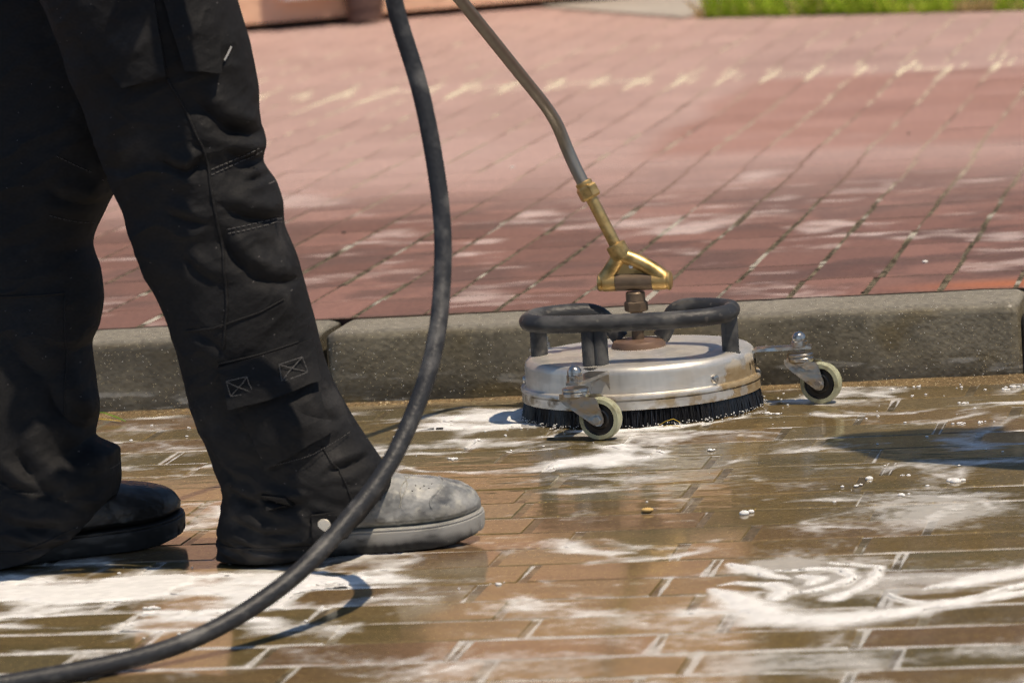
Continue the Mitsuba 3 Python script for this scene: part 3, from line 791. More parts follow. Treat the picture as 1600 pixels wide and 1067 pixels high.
# ------------------------------------------------------------------ soap foam lying on the road
fx, fy = np.arange(-1.80, -.26, .0026), np.arange(-2.12, -.01, .0031)
X, Y = np.meshgrid(fx, fy, indexing='ij')
F = foam_field(X, Y, NPB) - .42
up_ = np.clip(F / .30, 0, 1); up_ = up_ * up_ * (3 - 2 * up_)
Zf = np.where(F < 0, -.0008, -.0004 + .0026 * up_) + .0007 * (fn_np(np.stack([X * 70, Y * 70, X * 0], -1), octaves=3) - .5) * up_
act = F > -.05
cell = (act[:-1, :-1] & act[1:, :-1] & act[1:, 1:] & act[:-1, 1:])
idx = np.arange(X.size).reshape(X.shape)
i, j = np.nonzero(cell)
quads = np.stack([idx[i, j], idx[i + 1, j], idx[i + 1, j + 1], idx[i, j + 1]], 1)
used, inv = np.unique(quads.ravel(), return_inverse=True)
quads = inv.reshape(-1, 4)
fv = np.stack([X.ravel()[used], Y.ravel()[used], Zf.ravel()[used]], 1)
k = thing('soap_foam', 'white soap foam drifting over the wet pavers and caught in their joints', 'foam', kind='stuff')
put(k, M(fv, np.vstack([quads[:, [0, 1, 2]], quads[:, [0, 2, 3]]])), 'mat_foam', True)

# bubbles and clots of foam
ico = trimesh.creation.icosphere(2)
def blob(x, y, r, sq=.6, z=0.0, ic=ico):
    m = ic.copy(); m.vertices *= [r, r, r * sq]; m.apply_translation([x, y, z]); return m


bb = []
ico1 = trimesh.creation.icosphere(1)
for i in range(140):
    t = rng.uniform()
    if t < .45: x, y = rng.uniform(-.85, -.35), -.05 - abs(rng.normal(0, .16))
    elif t < .62: x, y = rng.normal(-1.17, .1), rng.normal(-.35, .09)
    elif t < .72: x, y = rng.uniform(-1.8, -1.45), -.08 - abs(rng.normal(0, .15))
    elif t < .86: x, y = rng.normal(-.6, .18), rng.normal(-.75, .25)
    else: x, y = rng.normal(-1.25, .18), rng.normal(-1.45, .18)
    if math.hypot(x + .997, y + .165) < .18 or y > -.03: continue
    r = rng.gamma(2.0, .00075) + .0005
    bb.append(blob(x, y, min(r, .0045), .5, .0008, ico1))
    if r > .0028:
        for q in range(4): bb.append(blob(x + rng.normal(0, .006), y + rng.normal(0, .004), rng.uniform(.0008, .003), .6, .0012, ico1))
for i in range(330):
    a = rng.uniform(-2.9, .35); rr_ = .1665 + abs(rng.normal(0, .006)); r = rng.uniform(.0004, .0011)
    bb.append(blob(-.997 + rr_ * math.cos(a), -.165 + rr_ * math.sin(a), r, .8, rng.uniform(.0005, .006) if rr_ < .174 else .0008, ico1))
for (x, y, r) in [(-.505, -.86, .007), (-.512, -.852, .005), (-.497, -.853, .004), (-.742, -1.03, .006), (-.735, -1.02, .004), (-.615, -.815, .005)]:
    bb.append(blob(x, y, r, .6, .001))
k = thing('foam_clots', 'small white clots and bubbles of soap floating on the wet road', 'foam', kind='stuff')
put(k, cat(bb), 'mat_foam', True)
bb = [blob(x, y, r, .85, .0) for (x, y, r) in [(-1.09, -1.262, .0075), (-1.075, -1.246, .005), (-1.79, -.01, .006), (-1.705, -.012, .009), (-1.685, -.011, .007), (-1.47, -.012, .006), (-.86, -.98, .005), (-.47, -.95, .005)]]
k = thing('soap_bubbles', 'clear soap bubbles standing on the wet road by the kerb and the grey boot', 'bubbles', kind='stuff')
put(k, cat(bb), 'mat_clear_bubble', True)

# ------------------------------------------------------------------ surface cleaner
MC = np.array([-0.997, -0.165, 0.0])
sc = thing('surface_cleaner', 'round stainless steel surface cleaner on three castors, scrubbing beside the kerb', 'surface cleaner')
hp = [(.1635, .040), (.1635, .044), (.1603, .0465), (.1600, .055), (.1594, .070)]
hp += [(.1485 + .0108 * math.cos(a), .0712 + .0120 * math.sin(a)) for a in np.linspace(.1, 1.42, 9)]
hp += [(.140, .0841), (.126, .0852), (.121, .0845), (.112, .0848), (.108, .0862), (.06, .0880), (.03, .0888), (0, .089)]
part(sc, 'hood', lathe(hp, 128, MC), 'mat_hood', 30)
bp = [(.160, .0455), (.1655, .0450), (.1668, .0425), (.1668, .0395), (.1650, .0380), (.1640, .0375), (.1655, .0365), (.1658, .0250), (.1640, .0242), (.150, .0242)]
part(sc, 'rim_band', lathe(bp, 128, MC), 'mat_hood', 30, label='brown-stained steel band around the foot of the hood')
bv, bf, at = [], [], 0
for i in range(4200):
    a = rng.uniform(0, 2 * np.pi); r0 = rng.uniform(.149, .1630)
    r1 = r0 + rng.normal(.0035, .0018); a1 = a + rng.normal(0, .012)
    p0 = np.array([r0 * math.cos(a), r0 * math.sin(a), .0255]); p1 = np.array([r1 * math.cos(a1), r1 * math.sin(a1), rng.uniform(.0005, .004)])
    tn = np.array([-math.sin(a), math.cos(a), 0]) * .00085; rn = np.array([math.cos(a), math.sin(a), 0]) * .0009
    bv += [p0 - tn, p0 + tn, p0 + rn, p1 - tn * .8, p1 + tn * .8, p1 + rn * .8]
    bf += [[at, at + 1, at + 4], [at, at + 4, at + 3], [at + 1, at + 2, at + 5], [at + 1, at + 5, at + 4], [at + 2, at, at + 3], [at + 2, at + 3, at + 5]]; at += 6
part(sc, 'brush_skirt', M(np.array(bv) + MC, bf), 'mat_bristle', False, label='black bristles of the brush skirt', kind='stuff')
part(sc, 'brush_core', lathe([(.1485, .0255), (.1485, .004), (0, .004)], 64, MC), 'mat_bristle', 30)
# handle: bent rubber-covered bar, open at the back, on three posts
hz = .1405
th = np.radians(np.linspace(117, 423, 60)); c_, s__ = np.cos(th), np.sin(th)
ring_ = np.c_[.1395 * np.sign(c_) * np.abs(c_) ** .72, -.062 + .072 * np.sign(s__) * np.abs(s__) ** .72, np.full(60, hz)]
hpth = np.vstack([[(-.026, .012, .099), (-.038, .012, .116), (-.055, .0112, .134)], ring_[1:-1], [(.052, .0112, .134), (.040, .012, .116), (.030, .012, .099)]])
hd = part(sc, 'handle', tube(np.array(hpth) * [1.0, 1.0, 1.0] + MC, .0120, 20, True, 180), 'mat_handle', 50, label='black rubber-covered handle ring, open at the back')
for (x, y, tw) in ((-.1375, -.012, 0), (-.039, -.130, .0075), (.1345, -.046, 0)):
    pts = [np.array([x, y, .078]), np.array([x, y, .10]), np.array([x, y, .139])]
    ms = [tube(np.array(pts) + MC + [o, 0, 0], (.0118 if not tw else .0105), 20, True, 8) for o in ((-tw, tw) if tw else (0,))]
    ms.append(lathe([(.0, .0785), (.0135 + tw, .0785), (.0135 + tw, .0805), (.011 + tw, .0815), (0, .0815)], 24, MC + [x, y, .001]))
    part(hd, 'post', cat(ms), 'mat_handle', 40)
# hub, swivel and brass yoke
part(sc, 'hub', lathe([(.0375, .083), (.0375, .092), (.0345, .0975), (.030, .099), (.018, .0995), (0, .0995)], 48, MC), 'mat_hub', 30, label='rusty brown hub disc in the middle of the hood')
part(sc, 'swivel', cat([lathe([(.0085, .098), (.0085, .150)], 24, MC), lathe([(.0, .1195), (.0145, .1195), (.0145, .1225), (.0115, .124), (.0115, .1265), (0, .1265)], 24, MC),
                        hexprism(.0165, .138, .1525, MC), lathe([(.0135, .1525), (.0135, .1635), (.012, .1655), (0, .1655)], 32, MC), hexprism(.0135, .128, .134, MC)]), 'mat_bronze', 30)
TC = MC + np.array([-.0005, 0, .1795])
tx = np.array([.9965, -.03, -.010]); tx /= np.linalg.norm(tx)
YT = MC + np.array([-.0185, -.002, .2215])
NUT = MC + np.array([-.0545, -.002, .303])
yk = part(sc, 'yoke', cat([lathe([(0, -.0505), (.0108, -.0505), (.0124, -.0485), (.0124, -.046), (.0112, -.0445), (.0128, -.043), (.0128, -.0255)], 32, TC, tx),
                           lathe([(.0128, .0265), (.0128, .044), (.0118, .0455), (.0118, .0465), (.0134, .0475), (.0134, .0505), (.0105, .0525), (0, .0525)], 32, TC, tx),
                           tube([TC + tx * -.0415 + [0, 0, .002], TC + tx * -.030 + [0, 0, .018], YT + [0.001, 0, -.004]], [.0122, .0112, .0105], 20, True, 12),
                           tube([TC + tx * .0425 + [0, 0, .002], TC + tx * .020 + [0, 0, .020], YT + [.002, 0, -.004]], [.0118, .0110, .0105], 20, True, 12)]), 'mat_brass', 35, label='brass swivel yoke above the hood')
part(yk, 'web', frame(plate([(-.040, .002), (.044, .002), (-.004, .044), (-.022, .044)], .011), TC + [0, .0055, 0], tx, [0, 0, 1], np.cross(tx, [0, 0, 1])), 'mat_brass', 30)
part(yk, 'sleeve', lathe([(.0121, -.0255), (.0126, -.0250), (.0126, .0260), (.0121, .0265)], 32, TC, tx), 'mat_bronze', 30, label='dark sleeve between the brass ends')
au = (NUT - YT) / np.linalg.norm(NUT - YT)
part(yk, 'collar', along(lathe([(0, -.010), (.0128, -.010), (.0138, -.006), (.0138, .011), (.0122, .0125), (.0085, .0125), (.0085, .010)], 32), YT, NUT), 'mat_brass', 30)
part(yk, 'stem', tube([YT, (YT + NUT) / 2, NUT], .0083, 24, True), 'mat_brass', 40)
sb = MC + np.array([.0065, -.0125, .2005])
part(yk, 'grease_hole', lathe([(0, 0), (.003, 0), (.003, .0015), (0, .0018)], 12, TC + np.array([-.002, -.0062, .0215]), (0, -1, .1)), 'mat_pebble', 30)
# vent slots and screws
for i in range(7):
    a = -.18 + .066 * i; zz = .0585 + .003 * (i % 2)
    c = MC + np.array([math.cos(a) * .1592, math.sin(a) * .1592, zz])
    part(sc, 'vent_slot', box((.0022, .0032, .010 - .003 * (i % 2)), c, a, .0005), 'mat_slot', False)
for a, z in ((-.735, .0545), (2.75, .0545), (-2.9, .0545)):
    d = np.array([math.cos(a), math.sin(a), 0])
    part(sc, 'screw', cat([lathe([(0, 0), (.0062, 0), (.0062, .0025), (.0048, .0045), (.0026, .0046), (.0024, .003), (0, .003)], 20, MC + d * .159 + [0, 0, z], d)]), 'mat_steel', 30)


def castor(stem, out_dir, trail, hood_r, label, TL=.033):
    """stem: (x, y) of the swivel axis; out_dir: from the hood to the stem; trail: direction in which the wheel trails"""
    s = np.array([stem[0], stem[1], 0.0]); o = np.array([*out_dir, 0.0]); o /= np.linalg.norm(o)
    t = np.array([*trail, 0.0]); t /= np.linalg.norm(t); nrm = np.cross([0, 0, 1], t)
    side = np.cross([0, 0, 1], o)
    ck = part(sc, 'castor', lathe([(0, .0705), (.0165, .0705), (.0185, .0690), (.0185, .0665), (.0170, .0650), (.0188, .0635), (.0188, .0595), (.0165, .0575), (0, .0575)], 32, s), 'mat_steel', 30, label=label)
    root = MC + o * hood_r; L = np.linalg.norm(s[:2] - root[:2])
    # bracket: flat bar bent down against the hood
    prof = [(0, .046)] + [(.0, z) for z in (.055, .068)] + [(.0045 - .0045 * math.cos(a), .0705 + .0045 * math.sin(a)) for a in np.linspace(.2, 1.57, 6)] + [(.02, .0752), (L * .6, .0752), (L + .016, .0752)]
    v = []
    for k, (u, z) in enumerate(prof):
        pr = np.array(prof); dv = np.gradient(pr, axis=0)[k]; dv /= np.linalg.norm(dv); nv = np.array([-dv[1], dv[0]])
        wd = .0135 if k < len(prof) - 1 else .009
        for (w, h) in ((-wd, 0), (wd, 0), (wd, .0044), (-wd, .0044)):
            q = np.array([u, z]) + nv * h
            v.append([root[0], root[1], 0] + o * q[0] + side * w + np.array([0, 0, q[1]]))
    f = grid_faces(len(prof), 4, True); m = len(v) - 4
    f = np.vstack([f, [[0, 2, 1], [0, 3, 2], [m, m + 1, m + 2], [m, m + 2, m + 3]]])
    part(ck, 'bracket', M(v, f), 'mat_steel', 30)
    part(ck, 'cap_nut', cat([hexprism(.0112, .0784, .0875, s), lathe([(.0098, .0875), (.0098, .0905)] + [(.0098 * math.cos(a), .0905 + .0098 * math.sin(a)) for a in np.linspace(.1, 1.57, 8)], 24, s)]), 'mat_steel', 30)
    R = .0285; ax = s + t * TL + np.array([0, 0, R])
    poly = [(-.0185, .0635), (.0150, .0635), (.0180, .0600), (.0300, .0590), (.0335, .0560), (.0420, .0310), (.0415, .0245), (.0370, .0205), (.0315, .0200), (.0270, .0215), (-.0130, .0500), (-.0185, .0570)]
    poly = [(u + max(0, u) / .0365 * (TL - .033), z) for u, z in poly]
    for sg in (-1, 1):
        pl = plate(poly, .002)
        part(ck, 'fork', frame(pl, s + nrm * (sg * .0138 + (.001 if sg > 0 else .001)) , t, [0, 0, 1], np.cross(t, [0, 0, 1])), 'mat_steel', 20)
    w = nrm * .0098
    part(ck, 'wheel', lathe([(.0215, -.0098), (.0270, -.0095), (R - .0004, -.0070), (R, -.004), (R, .004), (R - .0004, .0070), (.0270, .0095), (.0215, .0098)], 48, ax, nrm), 'mat_tyre', 40, label='cream tyre')
    pr = [(0, -.0085), (.012, -.0085), (.014, -.0070), (.019, -.0070), (.0216, -.0090), (.0216, .0090), (.019, .0070), (.014, .0070), (.012, .0085), (0, .0085)]
    part(ck, 'wheel_centre', lathe(pr, 40, ax, nrm), 'mat_hubcap', 30, label='black wheel centre')
    part(ck, 'axle', cat([hexprism(.0062, .0150, .0195, ax, nrm), hexprism(.0062, -.0195, -.0150, ax, nrm), lathe([(.0035, -.0165), (.0035, .0165)], 16, ax, nrm)]), 'mat_steel', 25)
    return ck


castor((-1.046, -.409), (-.19, -.98), (.985, -.17), .1595, 'front castor, nearest the camera')
castor((-.774, -.165), (1, .03), (.985, -.17), .1595, 'right-hand castor on its long bracket', .028)
castor((-1.150, -.070), (-.85, .52), (.6, -.8), .1595, 'rear castor between the hood and the kerb')

# ------------------------------------------------------------------ lance and hose
HAND = np.array([-1.205, -1.420, .985])
l0 = MC + np.array([-.062, -.002, .318])
lp = np.array([NUT + au * .004, l0 + [-.0005, 0, .002], [-1.080, -.167, .372], [-1.088, -.178, .402], [-1.096, -.196, .425], [-1.106, -.240, .455]])
lp = np.vstack([lp, lp[-1] + (HAND - lp[-1]) * np.array([.15, .33, .55, .8, 1.0])[:, None]])
la = thing('spray_lance', 'bent steel spray lance rising from the brass yoke to the worker', 'lance')
part(la, 'pipe', tube(lp, [.0087] * 4 + [.0083] * 3 + [.008] * 4, 20, True, 120), 'mat_lance', 60)
part(la, 'coupling_nut', cat([along(hexprism(.0148, -.006, .0135, ch=.16), NUT, NUT + au), along(lathe([(.0112, .0135), (.0118, .0150), (.0118, .0185), (.0105, .0200), (.0092, .0200)], 28), NUT, NUT + au)]), 'mat_brass', 25, label='hexagonal brass coupling nut at the lower end')
gd = (lp[-1] - lp[-2]); gd /= np.linalg.norm(gd)
gun = cat([along(lathe([(0, -.10), (.015, -.10), (.019, -.07), (.019, .06), (.015, .07), (0, .07)], 24), HAND, HAND + gd), tube([HAND, [-1.160, -1.452, 1.004], [-1.105, -1.485, 1.0], [-1.085, -1.494, .955]], [.018, .017, .016, .015], 16, True, 12)])
part(la, 'trigger_gun', gun, 'mat_handle', 40)
hs = [[-1.087, -1.493, .960], [-1.066, -1.495, .90], [-1.045, -1.475, .80], [-1.036, -1.452, .72], [-1.034, -1.44, .655], [-1.015, -1.44, .57], [-1.002, -1.445, .492], [-.994, -1.46, .395], [-.995, -1.48, .341], [-1.003, -1.52, .269], [-1.024, -1.56, .206], [-1.048, -1.60, .158], [-1.081, -1.64, .117], [-1.117, -1.69, .079], [-1.163, -1.742, .047], [-1.221, -1.796, .0225], [-1.284, -1.850, .0125], [-1.357, -1.912, .0105], [-1.50, -2.02, .0105], [-1.75, -2.12, .0105], [-2.2, -2.2, .0105]]
k = thing('pressure_hose', 'black rubber pressure hose looping down from the worker to the wet road', 'hose')
put(k, tube(hs, .0098, 22, True, 260), 'mat_hose', True)

# ------------------------------------------------------------------ the worker
NEAR = np.array([(-1.341, .004, -1.134, .073), (-1.337, .022, -1.128, .093), (-1.333, .044, -1.136, .107), (-1.325, .081, -1.149, .127), (-1.333, .118, -1.171, .166), (-1.351, .168, -1.188, .205), (-1.360, .218, -1.198, .240), (-1.368, .268, -1.204, .278), (-1.382, .314, -1.211, .318), (-1.398, .353, -1.219, .357), (-1.407, .391, -1.230, .392), (-1.414, .418, -1.229, .415), (-1.423, .448, -1.233, .439), (-1.429, .475, -1.247, .466), (-1.439, .505, -1.242, .490), (-1.448, .539, -1.247, .518), (-1.460, .577, -1.245, .551), (-1.470, .623, -1.249, .599), (-1.483, .668, -1.259, .649), (-1.500, .736, -1.270, .715), (-1.515, .803, -1.278, .788), (-1.535, .863, -1.282, .861)])
NY = [-1.21, -1.211, -1.212, -1.213, -1.216, -1.219, -1.221, -1.224, -1.227, -1.23, -1.232, -1.234, -1.236, -1.238, -1.24, -1.242, -1.245, -1.249, -1.253, -1.258, -1.264, -1.27]
FAR = np.array([(-1.682, .004, -1.476, .073), (-1.683, .020, -1.468, .100), (-1.683, .042, -1.468, .127), (-1.684, .076, -1.498, .146), (-1.692, .137, -1.491, .176), (-1.698, .183, -1.493, .210), (-1.699, .237, -1.496, .249), (-1.700, .283, -1.485, .277), (-1.697, .313, -1.479, .307), (-1.696, .347, -1.481, .337), (-1.696, .381, -1.490, .369), (-1.696, .411, -1.473, .408), (-1.693, .449, -1.452, .441), (-1.688, .517, -1.420, .505), (-1.681, .593, -1.390, .580), (-1.673, .668, -1.375, .655), (-1.669, .744, -1.375, .730), (-1.655, .865, -1.39, .851)])
FY = [-1.17, -1.168, -1.164, -1.161, -1.157, -1.152, -1.146, -1.142, -1.138, -1.134, -1.129, -1.123, -1.119, -1.111, -1.103, -1.094, -1.086, -1.072]


def creases(P, N, lst):
    """fabric folds: (x0,z0,x1,z1,width,depth): a valley with a ridge above it, on the side facing the camera"""
    d = np.zeros(len(P))
    fr = np.clip(-N[:, 1] * 1.6 + .35, 0, 1)
    for (x0, z0, x1, z1, w, dep) in lst:
        L = math.hypot(x1 - x0, z1 - z0); ux, uz = (x1 - x0) / L, (z1 - z0) / L
        a = (P[:, 0] - x0) * ux + (P[:, 2] - z0) * uz
        b = -(P[:, 0] - x0) * uz + (P[:, 2] - z0) * ux + .10 * L * np.sin(a / L * 3.1)
        e = np.clip(a / L / .25, 0, 1) * np.clip((1 - a / L) / .3, 0, 1)
        d += fr * e * dep * (-np.exp(-np.abs(b) / w * 1.1) + .85 * np.exp(-((b - 1.9 * w) / (1.5 * w)) ** 2) + .35 * np.exp(-((b + 2.0 * w) / (1.6 * w)) ** 2))
    return d


def leg(tab, ys, b_tab, p_tab, seed, fold):
    n, m = 330, 230
    s = np.linspace(0, len(tab) - 1, len(tab))
    u = np.linspace(0, len(tab) - 1, n) ; u = (u / u[-1]) ** 1.12 * (len(tab) - 1)
    tb = PchipInterpolator(s, tab)(u); yc = PchipInterpolator(s, ys)(u)
    b = np.interp(u, *b_tab); pw = np.interp(u, *p_tab)
    phi = np.arange(m) * 2 * np.pi / m
    c, sn = np.cos(phi), np.sin(phi)
    ce = np.sign(c) * np.abs(c) ** .92; se = np.sign(sn) * np.abs(sn) ** .88
    t = (1 + ce) / 2
    x = tb[:, :1] + (tb[:, 2:3] - tb[:, :1]) * t
    z = tb[:, 1:2] + (tb[:, 3:4] - tb[:, 1:2]) * t[None] ** pw[:, None]
    y = yc[:, None] + b[:, None] * se[None]
    P = np.stack([x, y, z], -1).reshape(-1, 3)
    f = grid_faces(n, m, True)
    Nn = meshkit.arrays((P, f), True)[2]
    ctr = np.stack([(tb[:, 0] + tb[:, 2]) / 2, yc, (tb[:, 1] + tb[:, 3]) / 2], -1).repeat(m, 0)
    if ((P - ctr) * Nn).sum() < 0: f = f[:, ::-1]; Nn = -Nn
    # wrinkles: warped ridges, tighter low down, slanting
    q = P.copy(); wv = fn_np(q * 7 + seed, octaves=3) - .5; wv2 = fn_np(q * 13 + 5 + seed, octaves=3) - .5
    r1 = 1 - np.abs(2 * fn_np(np.stack([q[:, 0] * 6 + q[:, 2] * 5 + wv * 1.2, q[:, 1] * 6, q[:, 2] * 15 - q[:, 0] * 5 + wv * 1.5], -1) + seed, octaves=3) - 1)
    r2 = 1 - np.abs(2 * fn_np(np.stack([q[:, 0] * 9, q[:, 1] * 9, q[:, 2] * 46 + wv * 4 + q[:, 0] * 14], -1) + seed * 2, octaves=2) - 1)
    low = np.exp(-(q[:, 2] / .11) ** 2); knee = np.exp(-((q[:, 2] - .45) / .10) ** 2)
    side = np.clip(-Nn[:, 1] * 1.3 + .15, .15, 1)
    d = ((r1 ** 3 - .35) * (.0035 + .0035 * knee) + (r2 ** 2 - .35) * (.0085 * low + .001 * knee) + wv2 * .006 + wv * .006) * side
    d *= np.clip(q[:, 2] / .015, .15, 1)
    d += .62 * creases(P, Nn, [(*q[:4], q[4] * .72, q[5]) for q in fold])
    P = P + Nn * d[:, None]
    P[:, 2] = np.maximum(P[:, 2], .0015)
    # turned hem
    k0 = np.arange(m)
    inner = P[:m] + (ctr[:m] - P[:m]) * [.06, .06, 0] + [0, 0, .004]
    V = np.vstack([P, inner]); a = len(P)
    f2 = np.vstack([np.stack([k0, (k0 + 1) % m, a + (k0 + 1) % m], 1), np.stack([k0, a + (k0 + 1) % m, a + k0], 1)])[:, ::-1]
    cap = len(V); V = np.vstack([V, ctr[-1]])
    e = (n - 1) * m
    f3 = np.stack([e + k0, e + (k0 + 1) % m, k0 * 0 + cap], 1)
    mesh = M(V, np.vstack([f, f2, f3]))
    N2 = meshkit.arrays((P, f), True)[2]
    front = (N2[:, 1] < -.12)
    I = np.nonzero(front)[0][::2]
    interp = LinearNDInterpolator(P[I][:, [0, 2]], np.c_[P[I][:, 1], N2[I]])
    return mesh, interp


NFOLD = [(-1.300, .556, -1.222, .489, .011, .015), (-1.285, .520, -1.225, .503, .008, .009), (-1.275, .493, -1.222, .465, .010, .013), (-1.258, .449, -1.222, .464, .006, .012), (-1.285, .432, -1.205, .398, .010, .013),
         (-1.282, .392, -1.246, .343, .009, .014), (-1.262, .347, -1.195, .330, .010, .012), (-1.345, .487, -1.305, .465, .008, .010), (-1.312, .465, -1.293, .490, .007, .009), (-1.345, .426, -1.288, .407, .008, .009),
         (-1.330, .374, -1.284, .335, .009, .009), (-1.285, .248, -1.330, .284, .008, .006), (-1.310, .098, -1.258, .076, .008, .012), (-1.272, .090, -1.205, .077, .007, .011), (-1.310, .060, -1.220, .043, .006, .009), (-1.312, .037, -1.215, .024, .005, .008), (-1.190, .112, -1.138, .126, .007, .009), (-1.220, .190, -1.165, .164, .009, .008), (-1.33, .14, -1.285, .10, .009, .010)]
FFOLD = [(-1.575, .292, -1.520, .220, .013, .010), (-1.527, .226, -1.478, .140, .012, .014), (-1.570, .155, -1.498, .073, .013, .016), (-1.60, .122, -1.512, .091, .009, .013), (-1.60, .075, -1.508, .054, .008, .012), (-1.508, .195, -1.470, .150, .009, .012), (-1.495, .147, -1.445, .142, .008, .012), (-1.585, .043, -1.495, .035, .006, .009), (-1.508, .248, -1.456, .281, .009, .009), (-1.482, .390, -1.446, .344, .009, .010), (-1.52, .45, -1.46, .42, .010, .008)]
near_m, near_i = leg(NEAR, NY, ([0, 2, 5, 9, 13, 18, 21], [.070, .076, .082, .085, .087, .094, .104]), ([0, 1, 2, 3, 4, 6], [4.2, 3.2, 2.6, 1.8, 1.25, 1.0]), 3.0, NFOLD)
far_m, far_i = leg(FAR, FY, ([0, 2, 5, 9, 13, 17], [.098, .100, .092, .086, .094, .110]), ([0, 1, 2, 3, 4, 6], [3.6, 3.0, 2.4, 1.6, 1.2, 1.0]), 17.0, FFOLD)


def surf(interp, x, z, off=0.0):
    r = interp(np.c_[x, z])
    r = np.where(np.isnan(r), interp(np.c_[np.clip(x, -1.9, -1.0), np.clip(z, .03, .85)]), r)
    P = np.c_[x, r[:, 0], z]; r[:, 2] -= 1.2
    return P + r[:, 1:4] / np.linalg.norm(r[:, 1:4], axis=1, keepdims=True) * np.asarray(off).reshape(-1, 1)


def padded(interp, quad, off, n=26, m=26, edge=.0008, bulge=0.0, bottom=0.0):
    """cloth panel sewn on the leg: quad corners (x, z) TL TR BR BL; stands off by off, its border turned in to the leg; bottom: extra stand-off at the free lower edge"""
    quad = np.array(quad, float)
    u, v = np.meshgrid(np.linspace(0, 1, n), np.linspace(0, 1, m), indexing='ij')
    q = (quad[0] * ((1 - u) * (1 - v))[..., None] + quad[1] * (u * (1 - v))[..., None] + quad[2] * (u * v)[..., None] + quad[3] * ((1 - u) * v)[..., None]).reshape(-1, 2)
    uu, vv = u.ravel(), v.ravel()
    r = np.minimum(np.minimum(uu, 1 - uu), np.minimum(vv, 1 - vv))
    o = off + bulge * np.sin(np.pi * uu) * np.sin(np.pi * vv) + bottom * vv ** 2 + .0016 * (fn_np(np.c_[q * 60, uu * 0], octaves=3) - .5)
    P = surf(interp, q[:, 0], q[:, 1], o)
    bad = np.isnan(P).any(1)
    P[bad] = np.nan_to_num(P[bad], nan=-1.3)
    B = surf(interp, q[:, 0], q[:, 1], np.where(r > 0, 0, -.001) + edge * 0)
    idx = np.arange(n * m).reshape(n, m)
    loop = np.r_[idx[:, 0], idx[-1, 1:], idx[-2::-1, -1], idx[0, -2:0:-1]]
    V = np.vstack([P, B[loop]]); f = grid_faces(n, m)
    k = np.arange(len(loop)); a = n * m
    f = np.vstack([f, np.stack([loop[k], loop[(k + 1) % len(k)], a + (k + 1) % len(k)], 1), np.stack([loop[k], a + (k + 1) % len(k), a + k], 1)])
    return M(np.nan_to_num(V, nan=-1.3), f)


def stitch(interp, pts, off=.0012, r=.0006, dash=.0032, gap=.0016):
    pts = np.array(pts, float); out = []
    for a, b in zip(pts[:-1], pts[1:]):
        L = np.linalg.norm(b - a); s = 0
        while s < L - .001:
            e = min(s + dash, L)
            q = a + (b - a) * np.array([[s / L], [(s + e) / 2 / L], [e / L]])
            P = surf(interp, q[:, 0], q[:, 1], np.array([off - .0004, off + .0003, off - .0004]))
            if not np.isnan(P).any(): out.append(tube(P, r, 5, True))
            s += dash + gap
    return cat(out)


def seam(interp, pts, r=.0014, off=.0006):
    pts = np.array(pts, float)
    s = np.r_[0, np.cumsum(np.linalg.norm(np.diff(pts, axis=0), axis=1))]
    n = max(8, int(s[-1] / .005)); t = np.linspace(0, s[-1], n)
    P = surf(interp, np.interp(t, s, pts[:, 0]), np.interp(t, s, pts[:, 1]), off)
    P = P[~np.isnan(P).any(1)]
    return tube(P, r, 8, True)


def bone(a, b, ra, rb, seg=16):
    s = [m3.Manifold.sphere(r, seg).translate([float(t) for t in p]) for p, r in ((a, ra), (b, rb))]
    return m3.Manifold.batch_hull(s)


def chain(pts, rs, seg=16):
    return [bone(pts[i], pts[i + 1], rs[i], rs[i + 1], seg) for i in range(len(pts) - 1)]


def finish(bones, ref=.014, it=8):
    m = m3.Manifold.batch_boolean(bones, m3.OpType.Add).refine_to_length(ref).to_mesh()
    t = trimesh.Trimesh(m.vert_properties[:, :3], m.tri_verts, process=True)
    trimesh.smoothing.filter_taubin(t, iterations=it)
    return t


def hand(wrist, fwd, pn, side=1, curl=1.0):
    """palm and five separate fingers; fwd: towards the fingers, pn: out of the palm"""
    w = np.asarray(wrist, float); f = np.asarray(fwd, float); f /= np.linalg.norm(f)
    n = np.asarray(pn, float); n -= f * (n @ f); n /= np.linalg.norm(n)
    s = np.cross(n, f) * side
    out = [m3.Manifold.batch_hull([m3.Manifold.sphere(r, 14).translate([float(t) for t in w + f * a + s * b]) for a, b, r in ((0, .014, .018), (0, -.014, .018), (.085, .034, .011), (.085, -.032, .011))])]
    for b, L, r in ((.033, .066, .0085), (.011, .076, .009), (-.011, .070, .0088), (-.031, .054, .0078)):
        p = w + f * .085 + s * b; d = f.copy(); pts = [p - f * .02, p]
        for k, fr in enumerate((.44, .32, .24)):
            ang = curl * (.75, .95, .7)[k] * (1 + .08 * b / .03)
            d = d * math.cos(ang) + np.cross(np.cross(d, n), d) * math.sin(ang); d /= np.linalg.norm(d)
            p = p + d * L * fr; pts.append(p)
        out += chain(pts, [r, r, r * .95, r * .9, r * .78], 10)
    p = w + f * .022 + s * .026; d = f * .55 + s * .65 + n * .55; d /= np.linalg.norm(d)
    d2 = f * .75 + n * .75 - s * .1; d2 /= np.linalg.norm(d2)
    out += chain([p, p + d * .040, p + d * .040 + d2 * .034, p + d * .040 + d2 * .034 + (d2 + n * .6) / 1.3 * .024], [.0125, .0115, .0100, .0080], 10)
    return out


